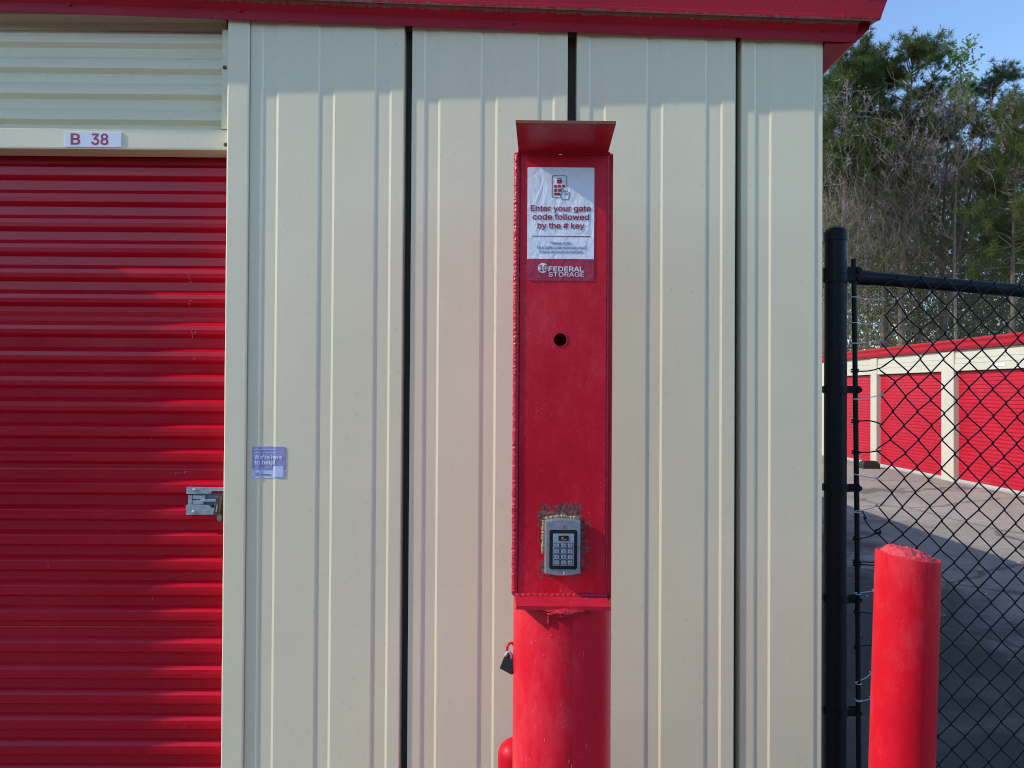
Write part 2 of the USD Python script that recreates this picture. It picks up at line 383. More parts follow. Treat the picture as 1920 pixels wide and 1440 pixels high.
# asphalt with washed-out sandy silt
mat('asphalt', {
    'g': ('geometry', {}),
    'n': ('noise_texture', {'scale': .55, 'detail': 7., 'roughness': .65}),
    'mp': ('mapping', {'mapping_type': 'point', 'rotation': (0, 0, .5), 'scale': (.35, 1.6, 1.)}),
    'st': ('noise_texture', {'scale': 1.1, 'detail': 6., 'roughness': .6, 'distortion': .8}),
    'f': ('noise_texture', {'scale': 90., 'detail': 4., 'roughness': .8}),
    'base': ('rgb_ramp', {'ramp': [(.3, (.24, .205, .17)), (.7, (.37, .32, .265))]}),
    'shade_asphalt': ('rgb_ramp', {'ramp': [(.3, (.040, .038, .036)), (.7, (.072, .067, .062))]}),  # asphalt tone darkened by the gate to deepen the shade there
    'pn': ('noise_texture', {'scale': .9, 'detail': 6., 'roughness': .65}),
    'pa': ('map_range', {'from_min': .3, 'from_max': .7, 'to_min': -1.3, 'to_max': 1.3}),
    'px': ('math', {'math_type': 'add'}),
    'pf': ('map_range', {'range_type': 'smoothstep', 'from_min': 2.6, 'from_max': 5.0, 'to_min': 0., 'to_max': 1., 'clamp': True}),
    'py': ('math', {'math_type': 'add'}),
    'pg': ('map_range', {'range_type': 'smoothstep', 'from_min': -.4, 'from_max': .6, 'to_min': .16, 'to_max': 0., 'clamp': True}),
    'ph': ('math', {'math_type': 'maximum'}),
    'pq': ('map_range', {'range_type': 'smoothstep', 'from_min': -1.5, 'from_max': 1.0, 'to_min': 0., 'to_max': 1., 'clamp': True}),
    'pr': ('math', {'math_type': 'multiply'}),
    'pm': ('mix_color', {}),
    'silt': ('rgb_ramp', {'ramp': [(.50, (0, 0, 0)), (.66, (1, 1, 1))]}),
    'sep': ('separate_xyz', {}),
    'near': ('map_range', {'from_min': 4.0, 'from_max': 8.2, 'to_min': .15, 'to_max': .75, 'clamp': True}),
    'sf': ('math', {'math_type': 'multiply'}), 'nq': ('math', {'math_type': 'multiply'}),
    'mx': ('mix_color', {'b': (.30, .235, .165)}),
    'grain': ('map_range', {'from_min': .3, 'from_max': .7, 'to_min': .72, 'to_max': 1.25}),
    'gm': ('mix_color', {'blend_type': 'multiply', 'fac': 1.0}),
    'cv': ('voronoi_texture', {'scale': .45, 'feature': 'distance_to_edge'}),
    'cn': ('noise_texture', {'scale': 2.5, 'detail': 4.}),
    'cd': ('mix_vector', {'fac': .25}),
    'cr': ('map_range', {'from_min': .004, 'from_max': .012, 'to_min': .55, 'to_max': 0., 'clamp': True}),
    'cm': ('mix_color', {'b': (.03, .028, .026)}),
    'mg': ('noise_texture', {'scale': 11., 'detail': 5., 'roughness': .75}),
    'mr': ('map_range', {'from_min': .3, 'from_max': .7, 'to_min': .78, 'to_max': 1.2}),
    'mm': ('mix_color', {'blend_type': 'multiply', 'fac': 1.0}),
    'b': ('bump', {'strength': .7, 'distance': .006}),
    'p': ('principled_bsdf', {'roughness': .85, 'specular_ior_level': .3})},
    [('g.position', 'n.vector'), ('g.position', 'mp.vector'), ('mp.vector', 'st.vector'), ('g.position', 'f.vector'), ('n.fac', 'base.fac'), ('st.fac', 'silt.fac'),
     ('g.position', 'sep.vector'), ('sep.x', 'near.value'), ('silt.color', 'sf.value1'), ('near.result', 'nq.value1'), ('pq.result', 'nq.value2'), ('nq.value', 'sf.value2'), ('sf.value', 'mx.fac'), ('g.position', 'pn.vector'), ('pn.fac', 'pa.value'), ('pa.result', 'px.value1'), ('sep.x', 'px.value2'), ('px.value', 'pf.value'), ('pa.result', 'py.value1'), ('sep.y', 'py.value2'), ('py.value', 'pg.value'), ('pf.result', 'pr.value1'), ('py.value', 'pq.value'), ('pq.result', 'pr.value2'), ('pr.value', 'ph.value1'), ('pg.result', 'ph.value2'), ('ph.value', 'pm.fac'), ('n.fac', 'shade_asphalt.fac'), ('shade_asphalt.color', 'pm.a'), ('base.color', 'pm.b'), ('pm.result', 'mx.a'),
     ('f.fac', 'grain.value'), ('mx.result', 'gm.a'), ('grain.result', 'gm.b'),
     ('g.position', 'cn.vector'), ('g.position', 'cd.a'), ('cn.color', 'cd.b'), ('cd.result', 'cv.vector'), ('cv.distance', 'cr.value'), ('cr.result', 'cm.fac'), ('g.position', 'mg.vector'), ('mg.fac', 'mr.value'), ('gm.result', 'mm.a'), ('mr.result', 'mm.b'), ('mm.result', 'cm.a'),
     ('cm.result', 'p.base_color'), ('f.fac', 'b.height'), ('b.normal', 'p.normal')], 'p.BSDF')


def leafy(name, cols, trans=.35, rough=.6):
    mat(name, {'g': ('geometry', {}), 'r': ('rgb_ramp', {'ramp': cols}),
               'p': ('principled_bsdf', {'roughness': rough, 'specular_ior_level': .25}), 't': ('translucent_bsdf', {}),
               'm': ('mix_closure', {'fac': trans})},
        [('g.random_per_island', 'r.fac'), ('r.color', 'p.base_color'), ('r.color', 't.color'), ('p.BSDF', 'm.closure1'), ('t.BSDF', 'm.closure2')], 'm.closure')


leafy('needles', [(0, (.075, .11, .034)), (.5, (.14, .18, .058)), (.85, (.21, .25, .085)), (1, (.27, .24, .10))], .45)
leafy('needles_dark', [(0, (.055, .085, .034)), (.6, (.10, .14, .055)), (1, (.17, .19, .08))], .45)
leafy('needles_olive', [(0, (.10, .13, .036)), (.6, (.18, .21, .058)), (1, (.27, .26, .09))], .45)
leafy('distant_leaves', [(0, (.10, .10, .055)), (.5, (.19, .175, .10)), (.8, (.27, .225, .145)), (1, (.36, .29, .19))], .25)
leafy('spring_leaves', [(0, (.13, .24, .06)), (.6, (.20, .32, .10)), (1, (.30, .38, .16))], .5)
leafy('brush_leaves', [(0, (.09, .11, .04)), (.4, (.17, .175, .075)), (.65, (.26, .215, .13)), (1, (.38, .30, .20))])
leafy('blossom', [(0, (.28, .22, .34)), (.5, (.42, .35, .46)), (1, (.56, .48, .54))], .4)
paint('bark', (.125, .088, .066), .9, .35, 7., fine=.02, fine_scale=18.)
paint('bark_grey', (.15, .125, .105), .9, .35, 7., fine=.02, fine_scale=18.)
leafy('twigs', [(0, (.15, .12, .09)), (.5, (.29, .235, .175)), (1, (.46, .375, .27))], .0, .9)

# ------------------------------------------------------------------ ground
gx = np.array([-300, -40, -12, -4, 0, 2, 4, 6, 8, 12, 20, 60, 300.0]); gy = np.array([-300, -40, -10, -4, 0, 2, 4, 8, 12, 18, 26, 60, 400.0])
gv = np.array([(x, y, 0.0) for y in gy for x in gx]); nx = len(gx)
gf = [(j * nx + i, j * nx + i + 1, (j + 1) * nx + i + 1, (j + 1) * nx + i) for j in range(len(gy) - 1) for i in range(nx - 1)]
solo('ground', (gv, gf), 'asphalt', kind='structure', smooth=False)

# ------------------------------------------------------------------ near storage building
S = 1.85 / F
near = thing('storage_building', 'cream ribbed steel storage building with red roof trim beside the keypad post', 'building', (0, 0, 0))


def wx(px):
    return float(P(px, 130, 0)[0])


def z_rake(x):
    return 2.527 - .0273 * (x - .453)


TRIM_Y = -.0048
XR = wx(1543)                                   # right-hand corner of the wall
DX1 = wx(428)                                   # right-hand edge of the door opening
DX0 = -1.70                                     # left-hand edge, outside the frame
panels = [(469.8, 758, [(492, 523), (598, 629), (703.5, 735)]), (773, 1064, [(796, 826), (902, 933), (1008, 1040)]),
          (1082, 1378, [(1105, 1136), (1212, 1243), (1322, 1354)]), (1391, 1543, [(1415, 1446)])]


def panel_line(i):
    a, b, rec = panels[i]
    xa, xb = wx(a), wx(b); full = .413
    tilt = lambda x: -.0052 * (x - xa) / full
    d = .0017; sl = .003; s = .0046; c = .0018
    pts = [(xa, .046), (xa, c), (xa + c, 0)]
    for p, q in rec:
        x0, x1 = wx(p), wx(q)
        pts += [(x0 - .0006, tilt(x0)), (x0, tilt(x0) + .0002), (x0 + sl, d - .0002 + tilt(x0)), (x0 + sl + .0006, d + tilt(x0)),
                (x1 - s - .0006, d + tilt(x1)), (x1 - s, d - .0002 + tilt(x1)), (x1, tilt(x1) + .0002), (x1 + .0006, tilt(x1))]
    if i == 3:
        x0 = wx(1526)
        pts += [(x0, tilt(x0)), (x0 + sl, d + tilt(x0)), (xb - c, d + tilt(xb)), (xb, d + c), (xb, .08)]
    else:
        pts += [(xb - c, tilt(xb)), (xb, tilt(xb) + c), (xb, .046)]
    return pts


def stand(poly, ztop, z0=0.0):
    """vertical extrusion whose top follows the rake"""
    m = extrude(poly, 1.0)
    v = m.vertices.copy()
    top = v[:, 2] > .5
    v[:, 2] = np.where(top, ztop(v[:, 0]), z0)
    return trimesh.Trimesh(v, m.faces, process=False)


under = lambda x: z_rake(x) - .030
panel_polys = [panel_line(i) for i in range(4)]
for i in range(4):
    part(near, 'wall_panel', stand(sheet(panel_polys[i]), under), 'cream_steel', smooth=False)
for i in range(3):
    xa, xb = wx(panels[i][1]) + .001, wx(panels[i + 1][0]) - .001
    part(near, 'panel_joint', stand(sbox(xa, .034, xb, .044), under), 'dark_joint', smooth=False)
# corner trim beside the door, folded back as the jamb
xt0, xt1 = DX1, wx(468.2)
tp = [(xt0, .115), (xt0, TRIM_Y + .003), (xt0 + .0012, TRIM_Y + .0008), (xt0 + .003, TRIM_Y), (xt1 - .003, TRIM_Y), (xt1 - .0008, TRIM_Y + .001), (xt1, TRIM_Y + .003), (xt1, .012)]
part(near, 'door_trim', stand(sheet(tp, .0014), under), 'cream_trim', smooth=False)
tp2 = [(DX0, .115), (DX0, TRIM_Y + .002), (DX0 - .002, TRIM_Y), (DX0 - .10, TRIM_Y), (DX0 - .10, .012)]
part(near, 'door_trim', stand(sheet(tp2, .0014), under), 'cream_trim', smooth=False)
part(near, 'side_wall', box(XR - .02, XR - .004, .09, 28, 0, 2.49), 'cream_steel', smooth=False)
part(near, 'side_wall', box(-6.0, -5.97, .01, 28, 0, 2.66), 'cream_steel', smooth=False)
part(near, 'rear_wall', box(-5.96, XR - .03, 27.96, 27.99, 0, 2.47), 'cream_steel', smooth=False)
part(near, 'front_wall', stand(sbox(-5.96, 0.0, DX0 - .102, .03), under), 'cream_steel', smooth=False)
part(near, 'inner_wall', stand(sbox(DX1 + .004, .13, XR - .03, .15), lambda x: z_rake(x) - .05), 'dark_joint', smooth=False)

# rake trim: fascia, soffit lip and lower flange following the shallow roof slope
FY = -.0455


def rake(poly, x0, x1, lean=0.0):
    m = sweep_x(poly, x0, x1)
    v = m.vertices.copy()
    e = v[:, 0] > (x0 + x1) / 2
    v[:, 0] += np.where(e, lean * np.maximum(v[:, 2], 0), 0)
    v[:, 2] += z_rake(v[:, 0])
    return trimesh.Trimesh(v, m.faces, process=False)


fas = Polygon([(FY, 0), (FY - .003, .003), (FY - .003, .010), (FY, .013), (FY, .085), (FY - .010, .094), (FY - .010, .150), (FY + .004, .156), (.03, .156), (.03, .02), (FY + .006, .004)])
part(near, 'fascia', rake(fas, -6.0, .908, .36), 'red_rake', smooth=False)
sof = Polygon([(FY + .0065, .003), (-.016, -.0165), (-.017, -.036), (-.0175, -.040), (-.0155, -.040), (-.0140, -.037), (-.0135, -.015), (.028, -.012), (.028, .018)])
part(near, 'soffit_flange', rake(sof, -6.0, .868), 'red_rake', smooth=False)
cap = Polygon([(FY - .0015, .0015), (FY - .0052, .004), (FY - .0052, .012), (FY - .0022, .0145), (FY - .0022, .084), (FY - .0122, .093), (FY - .0122, .148), (FY - .0105, .149), (FY - .0105, .095), (FY - .0004, .086), (FY - .0004, .012)])
xs = float(P(1578, 15, FY)[0])
part(near, 'corner_cap', rake(cap, xs, .911, .36), 'red_rake', smooth=False)
for px, py in ((450, 20), (963, 43), (1545, 57), (130, 8)):
    p = P(px, py, -.0185)
    part(near, 'screw', screw(p[0], p[2], -.0175, .0032), 'red_trim')
# eave gutter running back along the side wall
gut = Polygon([(XR + .001, 2.470), (.864, 2.478), (.8716, 2.481), (.903, 2.512), (.912, 2.545), (.944, 2.60), (.948, 2.655), (.936, 2.656), (.930, 2.60), (XR + .001, 2.60)])
part(near, 'gutter', sweep_y(gut, -.0105, 28.0), 'red_trim', smooth=False)
rv = np.array([(-6.05, -.03, z_rake(-6.05) + .160), (.94, -.03, z_rake(.94) + .160), (.94, 28.05, z_rake(.94) + .160), (-6.05, 28.05, z_rake(-6.05) + .160)])
rv = np.vstack([rv, rv - (0, 0, .003)])
part(near, 'roof', (rv, [(0, 1, 2, 3), (7, 6, 5, 4), (0, 4, 5, 1), (1, 5, 6, 2), (2, 6, 7, 3), (3, 7, 4, 0)]) if False else trimesh.convex.convex_hull(rv), 'cream_trim', smooth=False)

# transom above the door: corrugated sheet, header and edge strips
HY = .020
zh0, zh1 = P(240, 279, HY)[2], P(240, 242, HY)[2]
hdr = [(HY + .05, zh1 - .001), (HY + .002, zh1), (HY, zh1 - .002), (HY, zh0 + .003), (HY + .002, zh0), (.076, zh0 - .0015), (.078, zh0 + .012)]
header = part(near, 'door_header', sweep_x(sheet(hdr, .0014), DX0 + .002, DX1 - .002), 'cream_trim', smooth=False)
for px, py in ((423, 271), (421.5, 127)):
    p = P(px, py, HY - .002)
    part(near, 'screw', screw(p[0], p[2], HY - .001 if py > 200 else HY - .003, .0035), 'lock_body')
es0 = P(416, 130, .017)[0]
part(near, 'transom_edge', stand(sbox(es0, .017, DX1 - .002, .060), lambda x: z_rake(x) - .05, zh1 + .002), 'cream_trim', smooth=False)


def slat_profile(T, y0, ztop, d=.016, seam=False):
    """closed corrugation: bevelled slope, ridge, under-slope, recess"""
    pts = [(0, 0), (-.0012, -.0004), (-d + .0012, -.0115), (-d, -.0128), (-d - .0006, -.023), (-d, -.0325), (-d + .0006, -.0336), (-d + .002, -.0345), (-.0026, -.0418), (-.0006, -.0430), (0, -.0442)]
    if seam:
        pts += [(0, -T + .027), (-.0022, -T + .0262), (-.0026, -T + .0245), (-.0016, -T + .0225), (-.0006, -T + .0125), (0, -T + .012)]
    pts += [(0, -T)]
    return sheet([(y0 + a, ztop + b) for a, b in pts], .0010)


tb = part(near, 'transom_panel', box(DX0 + .002, es0 - .001, .052, .056, zh1 + .002, 2.54), 'cream_trim', smooth=False)
for k, py in enumerate((48 - 2, 96, 144, 192, 240)):
    zt = P(240, py - 48 + 10, .044)[2]; zb = P(240, py + 10, .044)[2]
    if k == 4:
        zb = zh1 + .003
    part(tb, 'slat', sweep_x(slat_profile(zt - zb, .050, zt), DX0 + .003, es0 - .002), 'cream_steel', smooth=False)

# roll-up door
DY = .093
door = part(near, 'roll_up_door', box(DX0 + .002, DX1 - .002, DY + .004, DY + .010, .01, zh0 + .04), 'red_door', smooth=False)
kz = P(420, 903, DY)[2] - P(420, 904, DY)[2]
z902 = P(420, 898, DY)[2]
tops = []
for s in range(-3, 5):
    for o in (0, 49, 96, 143, 190, 237):
        tops.append((z902 - (s * 295 + o) * kz, o == 237))
tops.sort(reverse=True)
for (z0_, seam), (z1_, _) in zip(tops[:-1], tops[1:]):
    if z1_ < .0 or z0_ > zh0 + .09:
        continue
    part(door, 'slat', sweep_x(slat_profile(z0_ - z1_, DY, z0_, seam=seam), DX0 + .003, DX1 - .003), 'red_door', smooth=False)
# scratches where the latch has rubbed the seam
rng = np.random.default_rng(5)

def flakes(spots, y, seed):
    rg_ = np.random.default_rng(seed); ms = []
    for px_, py_, w_, h_ in spots:
        p_ = P(px_, py_, y)
        k_ = rg_.integers(5, 8); a0 = np.sort(rg_.uniform(0, 6.28, k_))
        pts_ = [(p_[0] + w_ * S * math.cos(t_) * rg_.uniform(.5, 1), p_[2] + h_ * S * math.sin(t_) * rg_.uniform(.5, 1)) for t_ in a0]
        g_ = Polygon(pts_)
        if g_.is_valid and g_.area > 1e-9:
            ms.append(front(g_, y, .0006))
    return cat(ms)


rs = np.random.default_rng(3)
sp = [(rs.normal(340, 12), 886.5 + rs.normal(0, .8), rs.uniform(.6, 2.4), rs.uniform(.3, .8)) for _ in range(40)]
sp2 = [(rs.normal(356, 2.5) - (y_ - 510) * -.04, y_, rs.uniform(.3, .9), rs.uniform(.6, 2.6)) for y_ in np.concatenate([rs.uniform(515, 530, 8), rs.uniform(561, 573, 8), rs.uniform(612, 634, 14), rs.uniform(664, 676, 5)])]
sp2 += [(90, 1060, .9, 5), (124, 1074, 1.0, .8), (286, 1125, .5, 6), (120, 1366, .9, 1), (150, 1369, .7, 1.4), (385, 1393, .8, .8), (357, 1434, .5, 3), (273, 826, .8, .8), (283, 823, .6, 1.2)]
part(door, 'scuff_mark', flakes(sp, DY - .0034, 1), 'scuff', smooth=False, kind='stuff')
part(door, 'scuff_mark', flakes(sp2, DY - .0173, 2), 'scuff', smooth=False, kind='stuff')

# door latch
LY = DY - .0175


def pr(px0, px1, py0, py1, Y, t, r=.0012):
    a, b = P(px0, py0, Y), P(px1, py1, Y)
    return box(a[0], b[0], Y, Y + t, b[2], a[2], r)


latch = part(near, 'door_latch', pr(358, 426, 925, 948, LY + .004, .006), 'galvanised_dark')


def latch_poly(pts, Y, t):
    q = [P(x, y, Y) for x, y in pts]
    return front(Polygon([(a[0], a[2]) for a in q]).buffer(.001, quad_segs=3), Y, t)


part(latch, 'latch_plate', latch_poly([(350, 914), (425, 915), (425, 920), (397, 920), (394, 925), (350, 925.5)], LY - .004, .009), 'galvanised')
part(latch, 'latch_plate', latch_poly([(349, 948), (353, 946.5), (391, 948), (396, 953), (420, 955), (406, 964), (350, 964.5)], LY - .006, .011), 'galvanised')
part(latch, 'latch_clip', pr(352.5, 359, 928.5, 945.5, LY - .003, .010), 'galvanised')
part(latch, 'slide_bolt', pr(376, 424, 936.5, 941, LY - .006, .008), 'galvanised')
part(latch, 'guide_block', pr(361, 384, 928.5, 936, LY - .003, .008), 'galvanised')
part(latch, 'guide_block', pr(361, 381, 938.5, 945.5, LY - .003, .008), 'galvanised')
for px, py in ((365, 918.5), (363.5, 960)):
    p = P(px, py, LY - .006)
    h = lathe([(0, 0), (.0056, 0), (.0056, .002), (.0044, .0042), (.002, .0052), (0, .0054)], 20)
    h.apply_transform(M_XZ); h.apply_translation((p[0], LY - .005, p[2]))
    part(latch, 'bolt_head', h, 'galvanised')

# unseen pipe added just outside the frame to shade the door's left side
dsx = P(-8, 262, HY)[0] - (HY + .075) * math.tan(SUN_AZ)
part(near, 'added_downspout', box(dsx - .09, dsx, -.075, -.003, .1, 2.57, .012), 'cream_trim')

# ------------------------------------------------------------------ things on the near building
p0, p1 = P(121, 275.5, HY - .002), P(228, 248, HY - .002)
num = thing('unit_number_sign', 'white unit number plate reading B 38 above the red roll-up door', 'sign', p0)
part(num, 'plate', box(p0[0], p1[0], HY - .003, HY - .0009, p0[2], p1[2], .0006), 'white_plate')
zb_ = P(150, 271.5, HY)[2]; caph = P(150, 250.5, HY)[2] - zb_
l1 = P(133.5, 0, HY)[0]; l2 = P(172.5, 0, HY)[0]
for ch, xa_, xb_ in (('B', 133.5, 151.5), ('3', 172.5, 187), ('8', 189.5, 204)):
    u_, w_ = P(xa_, 270, HY)[0], P(xb_, 270, HY)[0]
    part(num, 'letter' if ch == 'B' else 'numeral', words(ch, u_, zb_, HY - .003, caph * .96, w_ - u_, 'l', True), 'print_red', smooth=False)

# purple help sticker lying over the first rib of the wall
line0 = np.array(panel_polys[0][2:-1])


def wall_y(x):
    return np.interp(x, line0[:, 0], line0[:, 1])


def drape(m, off):
    v = m.vertices.copy(); v[:, 1] = wall_y(v[:, 0]) - off + (v[:, 1] - v[:, 1].max()); return trimesh.Trimesh(v, m.faces, process=False)


def film(px0, px1, py0, py1, off, r=0.002):
    a, b = P(px0, py0, 0), P(px1, py1, 0)
    xs_ = sorted(set([a[0], b[0]] + list(np.linspace(a[0], b[0], 12)) + [q for q in line0[:, 0] if a[0] < q < b[0]]))
    vs, fs = [], []
    for k, x in enumerate(xs_):
        c = r if k in (0, len(xs_) - 1) else 0
        y = wall_y(x) - off
        vs += [(x, y, b[2] + c), (x, y, a[2] - c), (x, y + .0003, b[2] + c), (x, y + .0003, a[2] - c)]
    for k in range(len(xs_) - 1):
        i = 4 * k; j = i + 4
        fs += [(i, j, j + 1), (i, j + 1, i + 1), (i + 2, j + 3, j + 2), (i + 2, i + 3, j + 3), (i, i + 2, j + 2), (i, j + 2, j), (i + 1, j + 1, j + 3), (i + 1, j + 3, i + 3)]
    return trimesh.Trimesh(vs, fs, process=False)


sb = P(473, 896, 0)
stk = thing('help_sticker', 'small square purple sticker reading We\'re here to help! on the cream wall', 'sticker', sb)
part(stk, 'backing', film(473.5, 535.5, 836.5, 896.5, .0012), 'pale_film', smooth=False)
part(stk, 'printed_panel', film(473.6, 535.4, 837, 880.5, .0017, .0018), 'purple_film', smooth=False)
part(stk, 'white_square', film(512.5, 532, 874, 894, .0022, 0), 'pale_film', smooth=False)
lt = []
for t, px, py, cap_px, wpx in (("We're here", 477.5, 860.5, 7.6, 52), ('to help!', 477.5, 870.5, 7.6, 39)):
    a, b = P(px, py, 0), P(px + wpx, py, 0)
    lt.append(words(t, a[0], a[2], 0, cap_px * S, b[0] - a[0], 'l', True))
part(stk, 'lettering', drape(cat(lt), .0021), 'print_white', smooth=False)
sm = []
for py, x0, x1 in ((842.5, 477.5, 517), (847.5, 477.5, 518), (877, 477.5, 506)):
    x = x0
    while x < x1:
        w = rng.uniform(2.2, 6)
        a, b = P(x, py, 0), P(min(x + w, x1), py + 1.3, 0)
        sm.append(box(a[0], b[0], -.0002, 0, b[2], a[2])); x += w + .9
part(stk, 'small_print', drape(cat(sm), .0020), 'pale_film', smooth=False, kind='stuff')
a = P(482.5, 889, 0)
ring = front(Point(a[0], a[2]).buffer(.0042).difference(Point(a[0], a[2]).buffer(.0024)), -.0002, .0002)
b1, b2 = P(488, 888, 0), P(507, 891, 0)
part(stk, 'emblem', drape(cat([ring, box(b1[0], b2[0], -.0002, 0, b2[2], b1[2] - .0008)]), .0016), 'print_grey', smooth=False)

# disc padlock in the latch
pa, pb = P(414.5, 929, LY - .012), P(408.5, 966, LY - .012)
dl = thing('padlock', 'dark worn puck padlock hanging in the grey latch of the red door', 'padlock', pb)
ax = pb - pa; L = np.linalg.norm(ax); ang = math.atan2(ax[0], -ax[2])
bd = box(-.0075, .0085, -.016, .012, -L, 0, .004)
bd.apply_transform(trimesh.transformations.rotation_matrix(-ang, (0, 1, 0))); bd.apply_translation(pa)
part(dl, 'lock_body', bd, 'lock_body')
end = P(411.5, 971, LY - .030)
ov = affinity.scale(Point(0, 0).buffer(1, quad_segs=8), .0078, .0112)
ov = affinity.translate(ov, end[0], end[2])
part(dl, 'lock_rim', front(ov, LY - .030, .016), 'lock_body')
part(dl, 'keyway', front(affinity.scale(ov, .72, .74), LY - .0312, .003), 'brass_worn')
hl = box(-.0012, .0016, -.0172, -.0155, -L * .78, -L * .42, .0004); hl.apply_transform(trimesh.transformations.rotation_matrix(-ang, (0, 1, 0))); hl.apply_translation(pa)
part(dl, 'lock_ridge', hl, 'galvanised')

# ------------------------------------------------------------------ keypad pedestal
PC = np.array([P(1053, 1300, -.27)[0], -.27]); PR = .1038
zt_ped = P(1053, 287, KEY_Y)[2]; zs = P(1053, 1117, KEY_Y)[2]
ped = thing('keypad_post', 'tall red steel pipe post with flat face, visor and small shelf', 'post', (PC[0], PC[1], 0))
body = lathe([(PR - .008, 0), (PR, 0), (PR, zs - .004), (PR - .008, zs - .004), (PR - .008, 0)], 96, PC)
part(ped, 'pipe', body, 'pedestal_red', smooth=40)
angs = np.linspace(math.asin(-.026 / PR), math.pi - math.asin(-.026 / PR), 60)
outer = [(PC[0] + PR * math.cos(t), PC[1] + PR * math.sin(t)) for t in angs]
inner = [(PC[0] + (PR - .008) * math.cos(t), PC[1] + (PR - .008) * math.sin(t)) for t in angs]
sh = extrude(Polygon(outer + inner[::-1]), zt_ped - zs + .004); sh.apply_translation((0, 0, zs - .002))
part(ped, 'half_pipe', sh, 'pedestal_red', smooth=40)
fx0, fx1 = P(974, 700, KEY_Y)[0], P(1136, 700, KEY_Y)[0]
face = sbox(fx0, zs, fx1, zt_ped)
hc = P(1050.5, 637, KEY_Y); nc = P(1053, 285, KEY_Y)
face = face.difference(Point(hc[0], hc[2]).buffer(.0134, quad_segs=12)).difference(affinity.scale(Point(nc[0], nc[2]).buffer(.0115, quad_segs=10), 1, .55))
part(ped, 'face_plate', front(face, KEY_Y, .006), 'pedestal_face', smooth=False)
part(ped, 'hole_rim', front(Point(hc[0], hc[2]).buffer(.0152, quad_segs=12).difference(Point(hc[0], hc[2]).buffer(.0135, quad_segs=12)), KEY_Y - .0008, .0016), 'weld_red', smooth=False)


def bead(p, q, r, seed, n=120, rough=.35, sides=10, pitch=.012):
    p, q = np.array(p, float), np.array(q, float)
    t = np.linspace(0, 1, n)[:, None]
    pts = p + (q - p) * t
    nz = meshkit.fbm(pts * 90, 3, seed) - .5
    rip = np.abs(np.sin(t[:, 0] * np.linalg.norm(q - p) / pitch * math.pi + nz * 5))
    m = tube(pts, r * (1 + rough * (rip - .5) + rough * 1.4 * nz), sides)
    d = meshkit.fbm(m.vertices * 260, 3, seed + 7)[:, None] - .5
    m.vertices = m.vertices + d * r * .55
    return m


bl, br = P(967.5, 700, KEY_Y)[0], P(1138.5, 700, KEY_Y)[0]
part(ped, 'weld_bead', bead((bl, KEY_Y + .004, zs), (bl, KEY_Y + .004, zt_ped), .0066, 3, 420, .14, 10, .006), 'weld_red', smooth=60)
part(ped, 'weld_bead', bead((br - .001, KEY_Y + .006, zs), (br - .001, KEY_Y + .006, zt_ped), .0046, 4, 420, .10, 10, .006), 'weld_red', smooth=60)
part(ped, 'weld_bead', bead((fx0 - .006, KEY_Y, zt_ped), (fx1 + .006, KEY_Y, zt_ped), .0034, 5, 90), 'weld_red', smooth=60)
part(ped, 'weld_bead', bead((fx0 - .006, KEY_Y - .001, zs + .001), (fx1 + .004, KEY_Y - .001, zs + .001), .0044, 6, 90), 'weld_red', smooth=60)


def plate(corners, t):
    c = np.array(corners, float); n_ = np.array([0, 0, -t])
    return trimesh.convex.convex_hull(np.vstack([c, c + n_]))


vy = -.435
v0, v1 = P(967, 225, vy), P(1155, 227, vy)
visor = plate([(fx0 - .004, KEY_Y + .004, zt_ped + .004), (fx1 + .002, KEY_Y + .004, zt_ped + .004), v1, v0], .0055)
part(ped, 'visor', visor.subdivide().subdivide(), 'pedestal_visor', smooth=False)
ty = -.377
t0, t1 = P(968, 1136, ty), P(1145, 1138, ty)
tray = plate([(P(964, 1116, KEY_Y)[0], KEY_Y + .004, zs), (P(1138, 1117, KEY_Y)[0], KEY_Y + .004, zs - .001), t1, t0], .0075)
part(ped, 'shelf', tray.subdivide().subdivide(), 'shelf_sheen_red', smooth=False)
lump = trimesh.creation.icosphere(4, 1.0)
lv = lump.vertices * np.array([.036, .014, .008]); lv = lv * (1 + .9 * (meshkit.fbm(lump.vertices * 3.2, 4, 9)[:, None] - .5))
tc = P(1062, 1148, ty + .002)
part(ped, 'weld_lump', trimesh.Trimesh(lv + tc, lump.faces, process=False), 'weld_red', smooth=60)
dr_ = P(1028, 1160, ty + .005)
part(ped, 'paint_drip', tube([dr_ + (0, 0, .012), dr_ + (.0005, -.0015, .004), dr_ + (0, -.0015, -.008), dr_ + (0, 0, -.012)], [.001, .0022, .0026, .0006], 8), 'weld_red')
sc_ = []
